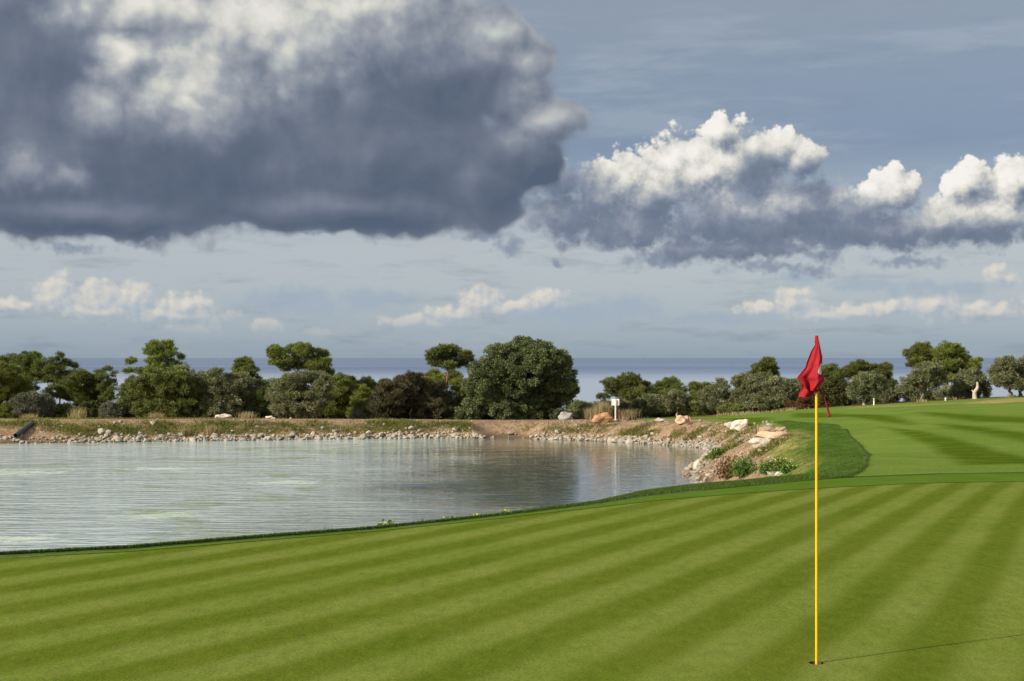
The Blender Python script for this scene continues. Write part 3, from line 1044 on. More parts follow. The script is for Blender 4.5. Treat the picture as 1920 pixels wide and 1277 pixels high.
# raised lip of the rough against the fairway
lip = np.array(poly_hit([(1560, 796), (1573, 798), (1586, 805), (1594, 819), (1615, 836), (1632, 853), (1626, 872), (1612, 885), (1594, 894)]))
t = rng.uniform(0, len(lip) - 1.001, 3600)
i = t.astype(int)
q = lip[i] + (lip[i + 1] - lip[i]) * (t - i)[:, None] + rng.normal(0, 0.03, (len(t), 2))
blade_obj('rough_edge_grass', q[:, 0], q[:, 1], zfun(q[:, 0], q[:, 1]), rng.uniform(0.015, 0.035, len(t)), 0.014, M['blade'], 'raised edge of cut rough beside the fairway', 'grass', tint=rng.uniform(0, .4, len(t)))

# grass patches on the earth bank
bx, by, bh, bt = [], [], [], []


def patch(cx, cy, rx, ry, n, h0, h1, t0, t1):
    x = cx + rng.normal(0, 0.45, n) * rx
    y = cy + rng.normal(0, 0.45, n) * ry
    bx.append(x)
    by.append(y)
    bh.append(rng.uniform(h0, h1, n))
    bt.append(np.clip(rng.normal((t0 + t1) / 2, (t1 - t0) / 2.5, n), 0, 1))


for px, py, w, n, tt in [(15, 795, 60, 700, .5), (60, 792, 50, 600, .45), (90, 800, 30, 300, .4), (130, 806, 50, 800, .55), (160, 812, 50, 800, .6), (210, 803, 70, 1100, .35), (240, 810, 50, 700, .3),
                         (290, 805, 60, 900, .4), (310, 798, 60, 700, .35), (345, 812, 40, 700, .8), (370, 806, 30, 400, .9), (400, 800, 60, 900, .3), (420, 796, 50, 700, .35), (440, 812, 40, 500, .4),
                         (470, 800, 40, 500, .3), (500, 811, 40, 450, .7), (530, 799, 50, 600, .25), (560, 810, 40, 500, .6), (590, 798, 50, 500, .25), (620, 810, 40, 400, .5), (660, 808, 40, 500, .6), (690, 806, 30, 300, .55),
                         (720, 797, 60, 900, .3), (750, 793, 60, 900, .3), (780, 799, 50, 700, .4), (725, 809, 40, 600, .7), (760, 812, 40, 400, .55), (815, 800, 30, 300, .2), (850, 796, 50, 700, .3), (870, 800, 30, 300, .35),
                         (880, 808, 30, 150, .4), (985, 807, 30, 160, .3), (1035, 808, 34, 300, .25), (1065, 810, 28, 300, .2), (1095, 803, 30, 350, .25), (1130, 806, 40, 300, .4), (1170, 816, 30, 400, .3), (1200, 804, 40, 400, .3),
                         (1190, 817, 36, 450, .4), (1215, 817, 26, 450, .25), (1270, 817, 30, 300, .4), (1300, 820, 50, 900, .35), (1340, 815, 30, 200, .4), (1370, 812, 30, 250, .4), (1385, 818, 40, 400, .45),
                         (1350, 828, 40, 300, .6), (1345, 852, 40, 600, .3), (1362, 845, 40, 600, .25), (1330, 856, 20, 300, .6), (1400, 810, 40, 300, .5), (1430, 806, 30, 250, .5),
                         (1415, 855, 24, 200, .3), (1430, 848, 20, 160, .3), (1450, 838, 40, 300, .55), (1395, 803, 30, 200, .5)]:
    g = ground_hit(px, py)
    wm = w / F * g[1]
    patch(g[0], g[1], wm * 0.8, 0.7, int(n * 1.0), 0.07, 0.22, max(0, tt - .3), min(1, tt + .3))
bx, by, bh, bt = (np.concatenate(k) for k in (bx, by, bh, bt))
ok = sdf(bx, by, POND) > 0.55
bx, by, bh, bt = bx[ok], by[ok], bh[ok], bt[ok]
blade_obj('bank_grass', bx, by, zfun(bx, by), bh, 0.03, M['bankgrass'], 'patches of green and yellowing grass on the earth bank', 'grass', tint=bt, lean=0.8)
# thin grass along the track behind the bank
x = rng.uniform(-40, 4, 9000)
y = 96.5 + rng.normal(0, 0.6, 9000)
keep = fbm(x * 0.5, y * 0.2, 9) > np.interp(x, [-40, -20, -10, 4], [.35, .45, .56, .62])
x, y = x[keep], y[keep]
blade_obj('track_grass', x, y, zfun(x, y), rng.uniform(0.05, 0.16, len(x)), 0.03, M['bankgrass'], 'thin green grass along the dirt track under the trees', 'grass')
x = rng.uniform(14, 46, 9000)
y = 97.2 + rng.normal(0, 0.7, 9000)
keep = fbm(x * 0.5, y * 0.2, 19) > 0.47
x, y = x[keep], y[keep]
blade_obj('dry_verge_grass', x, y, zfun(x, y), rng.uniform(0.08, 0.28, len(x)), 0.025, M['straw'], 'straw coloured verge between fairway and olive trees', 'grass')

# ------------------------------------------------------------------ rocks
def rock_mesh(name, seed, sub=2, jag=0.35, mat=None):
    r = np.random.default_rng(seed)
    bm = bmesh.new()
    bmesh.ops.create_icosphere(bm, subdivisions=sub, radius=1.0)
    planes = [(Vector(r.normal(0, 1, 3)).normalized(), r.uniform(0.62, 0.92)) for _ in range(9)]
    ph = r.uniform(0, 9, 6)
    for v in bm.verts:
        c = v.co.copy()
        for nrm, dd in planes:
            e = c.dot(nrm) - dd
            if e > 0:
                c -= nrm * e
        k = 1 + jag * 0.35 * (math.sin(c.x * 3.1 + ph[0]) * math.sin(c.y * 3.7 + ph[1]) + math.sin(c.z * 4.3 + ph[2]) * math.sin(c.x * 5.1 + ph[3]))
        if sub > 2:
            k += jag * 0.10 * math.sin(c.x * 11 + ph[4]) * math.sin(c.y * 12 + ph[5]) * math.sin(c.z * 10) + r.normal(0, 0.012)
        v.co = c * k
    bm.normal_update()
    me = bpy.data.meshes.new(name)
    bm.to_mesh(me)
    bm.free()
    if mat:
        me.materials.append(mat)
    return me


def boulder(label, x0, x1, y0, y1, mat, seed, depth=0.8, tilt=0.0, dd=None):
    """a rock drawn between photo columns x0..x1 with its top at y0 and foot at y1"""
    b = ground_hit((x0 + x1) / 2, y1) if dd is None else None
    if b is None:
        X = ((x0 + x1) / 2 - 960) / F * dd
        b = np.array([X, dd, float(zfun(X, dd)[0])])
    s = b[1] / F
    w, h = (x1 - x0) * s, (y1 - y0) * s
    o = link(bpy.data.objects.new('boulder', rock_mesh('boulder', seed, 4, 0.4, mat)))
    o.location = (b[0], b[1] + 0.3 * w * depth, b[2] + h * 0.36)
    o.scale = (w * 0.56, w * 0.5 * depth, h * 0.66)
    o.rotation_euler = (0, tilt, 0)
    return tag(o, label, 'boulder', 'boulders round the pond')


boulder('pale peach upright boulder beside the leaning red stake', 1269, 1296, 779, 795, M['rock_peach'], 3)
boulder('small white block beside the long white slab', 1359, 1381, 790, 803, M['rock_pale'], 4)
boulder('long tilted white slab on the bank', 1371, 1407, 788, 806, M['rock_pale'], 5, 0.7, -0.32)
boulder('dark brown craggy rock behind the big peach boulder', 1422, 1459, 797, 813, M['rock_brown'], 6)
boulder('big low peach boulder beside the pair of stakes', 1422, 1479, 810, 827, M['rock_peach'], 7, 0.6)
boulder('chalky white boulder just below the big peach one', 1408, 1450, 823, 839, M['rock_pale'], 8, 0.7)
boulder('small peach rock at the edge of the mown rough', 1456, 1477, 801, 810, M['rock_peach'], 9)
boulder('rounded cream rock at the water on the point', 1301, 1315, 866, 881, M['rock_pale'], 10)
boulder('grey brown rock next to the rounded cream rock', 1289, 1301, 868, 879, M['stone'], 11)
boulder('flat wet rock standing in the shallow water', 1283, 1298, 886, 894, M['rock_brown'], 12)
boulder('small pale rock in the mud of the point', 1293, 1305, 893, 901, M['stone'], 13)
boulder('flat grey boulder at the shore of the inlet', 1329, 1342, 834, 843, M['rock_grey'], 14)
boulder('grey rock behind the track by the big tree', 1047, 1075, 778, 792, M['rock_grey'], 15, dd=98.5)
boulder('low pale rock lying on the track under the bushes', 400, 431, 780, 789, M['rock_pale'], 16, dd=96.8)
boulder('small flat white rock on the track by the olive tree', 497, 514, 782.5, 787.5, M['rock_pale'], 17, dd=96.2)
boulder('thin white slab lying in grass beyond the bank', 1229, 1249, 784, 790, M['rock_pale'], 18)
boulder('white stone among the yellow flowering weeds', 1454, 1468, 884, 892, M['rock_pale'], 19)
boulder('orange clod of earth under the pampas grass', 1110, 1147, 776, 795, M['clod'], 20, 0.8)

# shore stones: pieces of the bank
STONES = [rock_mesh('stone', 100 + k, 1, 0.5, M['stone']) for k in range(8)]
sh = np.array(SHORE)
seg = np.linalg.norm(np.diff(sh, axis=0), axis=1)
cum = np.r_[0, np.cumsum(seg)]
spots = []
tries = 0
while len(spots) < 1900 and tries < 30000:
    tries += 1
    s_ = random.uniform(cum[1], cum[-1])
    i = min(int(np.searchsorted(cum, s_)) - 1, len(seg) - 1)
    p0 = sh[i] + (sh[i + 1] - sh[i]) * ((s_ - cum[i]) / seg[i])
    e = (sh[i + 1] - sh[i]) / seg[i]
    nrm = np.array([-e[1], e[0]])
    off = abs(random.gauss(0.22, 0.30)) - 0.1
    px = 960 + p0[0] / p0[1] * F
    if 905 < px < 1000 and off < 0.75 and random.random() < 0.93:
        continue                                   # the little mud beach
    if px < 130 and off < 0.35 and random.random() < 0.8:
        continue
    dens = 1.0 if p0[1] > 78 else 0.22
    if random.random() > dens:
        continue
    p = p0 + nrm * off
    r = min(0.26, 0.055 + random.expovariate(1 / 0.045))
    spots.append((p[0], p[1], r, random.random()))
# gravel and loose stones higher on the bank
for _ in range(700):
    s_ = random.uniform(cum[1], cum[-1])
    i = min(int(np.searchsorted(cum, s_)) - 1, len(seg) - 1)
    p0 = sh[i] + (sh[i + 1] - sh[i]) * ((s_ - cum[i]) / seg[i])
    e = (sh[i + 1] - sh[i]) / seg[i]
    p = p0 + np.array([-e[1], e[0]]) * random.uniform(0.7, 3.6)
    spots.append((p[0], p[1], 0.03 + random.expovariate(1 / 0.022), random.random()))
for _ in range(260):
    g = ground_hit(random.uniform(1300, 1450), random.uniform(800, 895))
    spots.append((g[0], g[1], min(.16, 0.03 + random.expovariate(1 / 0.03)), random.random()))
spots = [s_ for s_ in spots if s_[2] < 0.3]
sx = np.array([s_[:3] for s_ in spots])
szz = zfun(sx[:, 0], sx[:, 1])
keep = szz > WATER_Z - 0.14
sx, szz = sx[keep], szz[keep]
order = np.argsort(-sx[:, 2] / sx[:, 1])
vv, ff, base_n = [], [], 0
for rank, i in enumerate(order):
    x, y, r = sx[i]
    sc3 = (r * random.uniform(0.8, 1.35), r * random.uniform(0.8, 1.2), r * random.uniform(0.55, 0.9))
    rz = random.uniform(0, 6.28)
    me = STONES[random.randrange(8)]
    zz = szz[i] + sc3[2] * 0.45
    if rank < 300:
        o = link(bpy.data.objects.new('stone', me), ground)
        o.location = (x, y, zz)
        o.scale = sc3
        o.rotation_euler = (random.uniform(-.3, .3), random.uniform(-.3, .3), rz)
    else:
        co = np.empty(len(me.vertices) * 3, np.float32)
        me.vertices.foreach_get('co', co)
        co = co.reshape(-1, 3) * np.array(sc3)
        c_, s_ = math.cos(rz), math.sin(rz)
        co = np.stack([co[:, 0] * c_ - co[:, 1] * s_, co[:, 0] * s_ + co[:, 1] * c_, co[:, 2]], 1) + np.array([x, y, zz])
        tri = np.empty(len(me.polygons) * 3, np.int32)
        me.polygons.foreach_get('vertices', tri)
        vv.append(co)
        ff.append(tri.reshape(-1, 3) + base_n)
        base_n += len(co)
m2 = M['stone'].copy()
o = obj_np('small_stones', np.concatenate(vv), np.concatenate(ff), m2, ground)
tag(o, 'small stones and gravel scattered along the shore', kind='stuff')

# ------------------------------------------------------------------ trees
def tube(pts, rads, sides=7, seed=0):
    """tapered tube along points -> verts, faces"""
    r = np.random.default_rng(seed)
    pts = [np.array(p, float) for p in pts]
    v, f = [], []
    for i, (p, rr) in enumerate(zip(pts, rads)):
        t = pts[min(i + 1, len(pts) - 1)] - pts[max(i - 1, 0)]
        t = t / (np.linalg.norm(t) + 1e-9)
        a = np.cross(t, [0.3, 1, 0.2])
        a /= np.linalg.norm(a) + 1e-9
        b = np.cross(t, a)
        for k in range(sides):
            an = 2 * math.pi * k / sides
            q = rr * (1 + 0.16 * r.normal())
            v.append(p + (a * math.cos(an) + b * math.sin(an)) * q)
    for i in range(len(pts) - 1):
        for k in range(sides):
            k2 = (k + 1) % sides
            f.append((i * sides + k, i * sides + k2, (i + 1) * sides + k2, (i + 1) * sides + k))
    return np.array(v), np.array(f)


STYLE = {  # leaf length, half width, leaves per clump, clump radius, leaves per square metre of crown surface, up bias
    'olive': (0.13, 0.026, 12, 0.16, 520, 0.25),
    'olive_green': (0.15, 0.028, 12, 0.17, 500, 0.35),
    'carob': (0.14, 0.036, 13, 0.17, 520, 0.1),
    'pine': (0.18, 0.017, 20, 0.15, 600, 0.8),
    'pine_bright': (0.16, 0.018, 18, 0.16, 600, 0.6),
    'juniper': (0.18, 0.022, 14, 0.15, 540, 0.9),
    'shrub': (0.12, 0.030, 12, 0.16, 480, 0.3),
    'rust': (0.12, 0.026, 12, 0.16, 460, 0.3),
    'grey': (0.12, 0.022, 12, 0.16, 460, 0.4),
}


def foliage(blobs, kind, r, dens=1.0):
    """leaves gathered in clumps, clumps gathered on the lobes of the crown"""
    L, W, m, rc, den, up = STYLE[kind]
    pine = kind.startswith('pine')
    cs, crs, outs = [], [], []
    for c, rad in blobs:
        mr = min(rad[0], rad[2])
        rs0 = float(np.clip(mr * (0.28 if pine else 0.26), 0.14, 0.22 if pine else 0.32))
        n = max(4, int(rad[0] * rad[2] * 4 / rs0 ** 2 * (1.25 if pine else 1.05) * dens))
        d = r.normal(0, 1, (n, 3))
        d[:, 1] *= 0.9
        d /= np.linalg.norm(d, axis=1)[:, None]
        u = 1.02 - 0.60 * r.uniform(0, 1, n) ** 1.6
        u = u * (1 + 0.35 * (vnoise(d[:, 0] * 2.2 + c[0] * 3, d[:, 2] * 2.2 + c[2] * 3 + d[:, 1] * 1.7, 4) - 0.5))
        cs.append(c + d * rad * u[:, None])
        crs.append(rs0 * r.uniform(0.65, 1.25, n))
        outs.append(d)
    cs, crs, outs = np.concatenate(cs), np.concatenate(crs), np.concatenate(outs)
    nl = np.maximum(8, (den * 0.36 * 4 * math.pi * crs ** 2)).astype(int)
    ct = np.clip(0.42 + 0.17 * r.normal(0, 1, len(cs)), 0, 1)
    ix = np.repeat(np.arange(len(cs)), nl)
    n = len(ix)
    d = r.normal(0, 1, (n, 3))
    d /= np.linalg.norm(d, axis=1)[:, None]
    q = (0.25 + 0.85 * r.uniform(0, 1, n) ** 0.6)[:, None]
    pp = cs[ix] + d * q * crs[ix][:, None] * np.array([1.1, 1.1, 0.62 if pine else 0.8])
    ax = d * 0.8 + outs[ix] * 0.35 + r.normal(0, 0.5, (n, 3)) + np.array([0, 0, up])
    ax /= np.linalg.norm(ax, axis=1)[:, None]
    sd = np.cross(ax, r.normal(0, 1, (n, 3)))
    sd /= np.linalg.norm(sd, axis=1)[:, None] + 1e-9
    ln = L * r.uniform(0.6, 1.35, (n, 1))
    w = W * r.uniform(0.7, 1.3, (n, 1))
    v = np.stack([pp - sd * w, pp + sd * w, pp + ax * ln], 1).reshape(-1, 3)
    f = np.arange(3 * n).reshape(-1, 3)
    t = np.clip(ct[ix] + r.normal(0, 0.2, n), 0, 1)
    return v, f, np.repeat(t, 3)


NB_TREE = [0]


def auto_blobs(x0, x1, y0, y1, r, kind, fill=1.0):
    """lobes of a crown inside a photo box"""
    w, h = (x1 - x0) / 2, (y1 - y0) / 2
    cx, cy = (x0 + x1) / 2, (y0 + y1) / 2
    out = []
    lob = {'pine': 9, 'pine_bright': 8, 'juniper': 10}.get(kind, 9)
    sz = {'pine': 0.34, 'pine_bright': 0.36, 'juniper': 0.36}.get(kind, 0.42)
    out.append((cx, cy + 0.12 * h, w * 0.5, h * 0.55))
    for k in range(lob):
        a = 2 * math.pi * (k + r.uniform(-.3, .3)) / lob
        s = sz * r.uniform(0.62, 1.2)
        out.append((cx + math.cos(a) * w * (1 - s) * r.uniform(0.85, 1.0), cy - math.sin(a) * h * (1 - s) * r.uniform(0.72, 1.04), w * s, max(h * s, w * s * 0.55)))
    return out


def tree(name, kind, label, cat, d, box=None, blobs=None, trunk=None, bark='bark', tr=0.12, dens=1.0, seed=None, group=None, limbs=5, foot=None, fill_low=False):
    """crown given as photo ellipses at depth d; trunk as photo points from foot to fork"""
    NB_TREE[0] += 1
    r = np.random.default_rng(seed or (500 + NB_TREE[0]))
    if blobs is None:
        blobs = auto_blobs(*box, r, kind)
    s = d / F
    bl = []
    wid = (max(b[0] + b[2] for b in blobs) - min(b[0] - b[2] for b in blobs)) * s
    for b in blobs:
        rx, ry = b[2] * s, b[3] * s
        dy = r.uniform(-0.22, 0.22) * wid if len(blobs) > 2 else 0
        c = np.array([(b[0] - 960) * s, d + dy, EYE - (b[1] - HY) * s])
        bl.append((c, np.array([rx, max(rx, ry) * 0.9, ry])))
    cx = np.mean([b[0][0] for b in bl])
    top = max(b[0][2] + b[1][2] for b in bl)
    bot = min(b[0][2] - b[1][2] for b in bl)
    if trunk:
        bxw = (trunk[0][0] - 960) * s
    else:
        bxw = (foot - 960) * s if foot else cx
    gz0 = float(zfun(bxw, d)[0])
    root = empty(name, (bxw, d, gz0), label, cat, group)
    org = np.array([bxw, d, gz0])
    mid = np.array([cx, d, bot + 0.45 * (top - bot)])
    if trunk:
        pts = [np.array([(a - 960) * s, d, EYE - (b - HY) * s]) for a, b in trunk]
        pts[0][2] = gz0 - 0.1
    else:
        pts = [np.array([bxw, d, gz0 - 0.1]), np.array([bxw * .7 + cx * .3 + r.normal(0, .05), d, gz0 + 0.3 * (mid[2] - gz0)]), np.array([bxw * .3 + cx * .7 + r.normal(0, .08), d, gz0 + 0.65 * (mid[2] - gz0)]), mid]
    # denser path with a gnarled wobble
    path = []
    for i in range(len(pts) - 1):
        for k in range(4):
            q = pts[i] + (pts[i + 1] - pts[i]) * k / 4
            if i + k > 0:
                q = q + r.normal(0, tr * 0.22, 3) * np.array([1, 1, .3])
            path.append(q)
    path.append(pts[-1])
    rad = [tr * (1.35 if i == 0 else 1.0) * (1 - 0.55 * i / (len(path) - 1)) for i in range(len(path))]
    v, f = tube(path, rad, 8, NB_TREE[0])
    obj_np('trunk', v - org, f, M[bark], root, True)
    fork = path[-1]
    fr = rad[-1]
    order = sorted(bl, key=lambda b: -(b[1][0] * b[1][2]))[:limbs]
    for b in order:
        e = b[0]
        if np.linalg.norm(e - fork) < 0.25:
            e = e + np.array([0.1, 0.05, 0.3])
        st_ = path[-1 - r.integers(0, 3)]
        m1 = st_ + (e - st_) * .4 + r.normal(0, .1, 3)
        m2 = st_ + (e - st_) * .75 + r.normal(0, .1, 3)
        v, f = tube([st_, m1, m2, e + (e - m2) * .3], [fr * .8, fr * .55, fr * .38, fr * .12], 6, NB_TREE[0])
        obj_np('branch', v - org, f, M[bark], root, True)
    v, f, t = foliage(bl, kind, r, dens)
    if fill_low:
        keepv = v.reshape(-1, 3, 3)[:, :, 2].min(1) > gz0 - 0.2
        v = v.reshape(-1, 3, 3)[keepv].reshape(-1, 3)
        t = t.reshape(-1, 3)[keepv].ravel()
        f = np.arange(len(v)).reshape(-1, 3)
    obj_np('crown', v - org, f, M[kind], root, attrs={'tint': t})
    return root


def shrub(kind, label, d, x0, x1, y0, y1=792, dens=1.0, seed=None, name='shrub', cat='shrub', group='shrubs under the trees', tr=0.05):
    return tree(name, kind, label, cat, d, box=(x0, x1, y0, y1), tr=tr, dens=dens, seed=seed, group=group, limbs=4, fill_low=True)


PG, OG = 'pines beyond the pond', 'olive trees beyond the pond'

# --- beyond the pond, from the pipe to the sign
tree('pine_tree', 'pine', 'big dark spreading pine behind the light green sapling', 'tree', 112, blobs=[(20, 684, 34, 18), (52, 672, 24, 13), (80, 688, 18, 14), (30, 706, 34, 18), (66, 702, 26, 14), (-20, 690, 30, 24), (60, 724, 24, 16), (85, 706, 14, 10), (-20, 730, 40, 30)], trunk=[(40, 790), (48, 750), (60, 716)], bark='bark_pine', group=PG, dens=0.8)
tree('pine_tree', 'pine_bright', 'bright yellow green pine sapling near the black pipe', 'tree', 104, blobs=[(14, 700, 26, 18), (0, 724, 34, 22), (30, 728, 22, 22), (8, 752, 38, 22), (-30, 740, 30, 30), (20, 772, 30, 16)], trunk=[(14, 790), (14, 760), (14, 720)], bark='bark_pine', tr=.07, group=PG)
tree('pine_tree', 'pine', 'thin young pine with sparse whorls above the dark pine', 'tree', 106, blobs=[(111, 667, 7, 7), (103, 676, 9, 6), (124, 679, 11, 6), (112, 688, 12, 7), (132, 686, 9, 5), (98, 694, 12, 7), (118, 702, 16, 7), (138, 696, 6, 3), (95, 712, 16, 8), (120, 718, 20, 9), (105, 735, 24, 12), (126, 738, 20, 12)], trunk=[(112, 790), (112, 740), (112, 700), (111, 672)], bark='bark_pine', tr=.06, group=PG, dens=.85)
tree('pine_tree', 'pine', 'dense low dark pine beside the thin young pine', 'tree', 105, blobs=[(160, 702, 14, 9), (146, 716, 22, 12), (172, 716, 18, 14), (160, 735, 34, 16), (186, 734, 14, 12), (130, 738, 20, 14), (165, 756, 34, 14)], trunk=[(160, 790), (160, 750), (160, 715)], bark='bark_pine', group=PG)
tree('pine_tree', 'pine', 'slim young pine standing against the sea beside dense pine', 'tree', 104, blobs=[(200, 693, 7, 5), (186, 699, 9, 5), (196, 707, 12, 6), (213, 702, 6, 4), (205, 718, 14, 6), (190, 726, 12, 6), (212, 731, 9, 6), (203, 745, 16, 8)], trunk=[(201, 790), (201, 745), (200, 698)], bark='bark_pine', tr=.05, group=PG, dens=.8)
shrub('grey', 'silvery grey shrub in front of the light green sapling', 101, 22, 104, 732)
shrub('shrub', 'low brownish green shrub under the dense dark pine', 102, 92, 152, 757)
shrub('shrub', 'dark low shrub behind the pale dry tuft', 103, 140, 198, 752)
shrub('grey', 'small grey bush next to the big light green bush', 101, 184, 236, 752)
shrub('olive_green', 'loose light green bush with wispy top against the sea', 102, 218, 252, 716, dens=.6)
tree('leafy_bush', 'olive_green', 'big light green leafy bush under the open pine', 'bush', 101, blobs=[(275, 735, 42, 34), (330, 728, 46, 36), (300, 712, 34, 18), (250, 752, 22, 30), (310, 765, 60, 26), (360, 745, 30, 36), (345, 706, 14, 12), (262, 718, 18, 12)], foot=305, tr=.08, fill_low=True, group='large bushes')
tree('leafy_bush', 'olive', 'dark olive grey bush with spiky top shoots beside big bush', 'bush', 102, blobs=[(395, 722, 36, 26), (375, 745, 36, 34), (420, 745, 30, 36), (400, 768, 44, 22), (408, 698, 12, 10), (348, 694, 8, 12), (352, 708, 16, 14), (430, 714, 14, 14)], foot=400, tr=.08, fill_low=True, group='large bushes')
tree('pine_tree', 'pine_bright', 'tall open pine with a long side arm above the big bush', 'tree', 106, blobs=[(296, 648, 17, 9), (316, 645, 12, 7), (283, 660, 14, 8), (306, 662, 18, 10), (326, 660, 9, 8), (336, 668, 5, 8), (292, 676, 14, 8), (314, 680, 18, 8), (246, 676, 9, 7), (240, 694, 9, 5), (262, 694, 11, 6), (300, 692, 24, 10), (275, 706, 20, 9), (328, 682, 9, 6)], trunk=[(300, 790), (300, 740), (302, 700), (304, 664)], bark='bark_pine', tr=.08, group=PG, dens=.9, limbs=9)
tree('pine_tree', 'pine', 'small round topped pine behind the grey olives', 'tree', 110, blobs=[(458, 680, 18, 9), (446, 692, 13, 10), (470, 694, 14, 11), (458, 706, 24, 12), (480, 712, 8, 6)], trunk=[(458, 790), (458, 740), (458, 695)], bark='bark_pine', tr=.07, group=PG)
tree('olive_tree', 'olive', 'grey green olive below the small round topped pine', 'tree', 102, blobs=[(452, 722, 26, 22), (438, 748, 20, 30), (470, 745, 26, 30), (492, 728, 14, 16), (456, 770, 34, 20)], foot=458, tr=.09, fill_low=True, group=OG)
tree('olive_tree', 'olive_green', 'green leafy olive shoot cluster between two grey olives', 'tree', 103, blobs=[(495, 742, 18, 26), (490, 768, 22, 22), (515, 720, 12, 12)], foot=495, tr=.06, fill_low=True, group=OG)
tree('olive_tree', 'olive', 'broad grey olive with dark trunk beneath the umbrella pine', 'tree', 100, blobs=[(575, 722, 40, 24), (540, 738, 36, 30), (600, 738, 24, 24), (560, 758, 46, 26), (525, 760, 22, 26), (595, 708, 18, 12), (555, 712, 26, 14), (612, 716, 10, 14)], trunk=[(582, 790), (580, 770), (574, 745), (568, 730)], tr=.14, fill_low=True, group=OG)
tree('pine_tree', 'pine_bright', 'umbrella pine with a broad flat crown over the grey olive', 'tree', 110, blobs=[(520, 660, 18, 12), (546, 654, 18, 10), (570, 655, 20, 12), (598, 664, 16, 10), (614, 678, 10, 8), (530, 676, 24, 11), (562, 678, 28, 14), (594, 686, 24, 12), (612, 698, 12, 8), (534, 690, 10, 6), (505, 666, 6, 6)], trunk=[(556, 790), (556, 730), (552, 708), (560, 694)], bark='bark_pine', tr=.10, group=PG, limbs=8)
tree('pine_tree', 'pine_bright', 'bushy green pine between grey olive and brown evergreen', 'tree', 106, blobs=[(640, 716, 20, 12), (632, 738, 28, 18), (660, 735, 22, 16), (640, 762, 40, 22), (665, 762, 24, 20), (608, 772, 18, 14)], foot=640, bark='bark_pine', tr=.08, group=PG, fill_low=True)
tree('pine_tree', 'pine', 'low pine tops showing behind the bushy green pine', 'tree', 112, blobs=[(668, 722, 20, 10), (690, 714, 12, 7), (702, 728, 12, 10), (655, 712, 10, 6), (685, 738, 22, 14), (640, 708, 10, 6)], foot=680, bark='bark_pine', tr=.08, group=PG)
tree('pine_tree', 'pine_bright', 'light feathery pine sapling beside the brown evergreen', 'tree', 104, blobs=[(682, 738, 16, 14), (678, 758, 20, 18), (672, 776, 22, 14)], foot=680, bark='bark_pine', tr=.05, group=PG, dens=.8, fill_low=True)
tree('evergreen_bush', 'juniper', 'large dark brown evergreen bush with upright sprays', 'bush', 101.5, blobs=[(735, 740, 32, 24), (775, 732, 34, 26), (812, 745, 28, 26), (720, 764, 30, 26), (765, 766, 46, 26), (815, 770, 34, 20), (750, 716, 18, 10), (772, 708, 8, 12), (785, 712, 10, 10), (725, 722, 10, 10), (838, 764, 14, 20)], foot=770, tr=.08, fill_low=True, group='large bushes')
shrub('grey', 'pale dead looking scrub at the foot of brown evergreen', 101, 655, 690, 768)
tree('pine_tree', 'pine', 'flat topped pine with bare reddish trunk beside the great tree', 'tree', 106, blobs=[(830, 656, 14, 8), (850, 655, 14, 8), (812, 663, 13, 8), (872, 668, 12, 10), (840, 668, 20, 9), (818, 680, 14, 8), (862, 682, 14, 9), (880, 672, 6, 8), (842, 686, 14, 7), (806, 670, 8, 6)], trunk=[(837, 790), (838, 745), (839, 705), (841, 676)], bark='bark_pine', tr=.085, group=PG, limbs=8)
tree('pine_tree', 'pine_bright', 'low green pine filling behind the bare reddish trunk', 'tree', 110, blobs=[(812, 705, 16, 10), (826, 714, 20, 12), (806, 718, 14, 10), (852, 704, 14, 10)], foot=815, bark='bark_pine', tr=.06, group=PG)
tree('pine_tree', 'pine_bright', 'light green sapling against the great tree', 'tree', 104, blobs=[(862, 720, 16, 14), (864, 742, 18, 18), (858, 766, 20, 18)], foot=862, bark='bark_pine', tr=.05, group=PG, fill_low=True)
tree('carob_tree', 'carob', 'great dark rounded evergreen tree, widest on the bank', 'tree', 99.5, blobs=[(985, 655, 44, 22), (950, 672, 44, 26), (1025, 668, 36, 24), (920, 700, 36, 28), (985, 695, 56, 36), (1045, 700, 32, 32), (1062, 728, 24, 20), (905, 725, 34, 28), (955, 730, 44, 30), (1010, 735, 46, 30), (1052, 742, 24, 18), (905, 758, 32, 24), (945, 765, 34, 22), (985, 760, 26, 20), (1025, 757, 24, 14), (890, 690, 14, 12), (1060, 680, 14, 14), (940, 652, 16, 8), (1072, 716, 12, 10), (878, 770, 20, 20)], trunk=[(998, 790), (997, 778), (990, 755), (985, 720)], tr=.30, seed=77, fill_low=True, limbs=9)
shrub('olive_green', 'small pale shrub under the great tree', 100.5, 862, 900, 762)
shrub('shrub', 'low green shrub in the shade of the great tree', 100.5, 890, 945, 768)
shrub('grey', 'grey scrub behind the grey rock', 104, 1030, 1068, 768)
shrub('olive', 'silvery low olive between great tree and pampas', 105, 1062, 1114, 750, cat='shrub')
shrub('grey', 'grey leafy low shrub behind the pampas grass', 106, 1096, 1142, 752)
shrub('grey', 'dusky shrub at the foot of the great tree trunk', 103, 960, 1000, 770)
# back row filling the far slope
for a, b, c, lab in [(30, 120, 745, 'dark thicket behind the silvery grey shrub'), (230, 330, 730, 'dark thicket behind the big light green bush'), (420, 520, 735, 'dark thicket behind the pair of grey olives'), (600, 720, 735, 'dark thicket behind the bushy pines'), (700, 880, 735, 'dark thicket behind the brown evergreen')]:
    shrub('shrub', lab, 116, a, b, c, 800, .6, name='thicket', cat='thicket', group='thickets on the far slope')

for k in range(26):
    a = -60 + k * 46 + random.uniform(-8, 8)
    shrub('shrub', 'low dark scrub closing the floor behind the tree trunks', 107.5 + random.uniform(-1, 1), a, a + 66, 757 + random.uniform(-5, 7), 798, .55, name='scrub', cat='scrub', group='scrub behind the trunks')
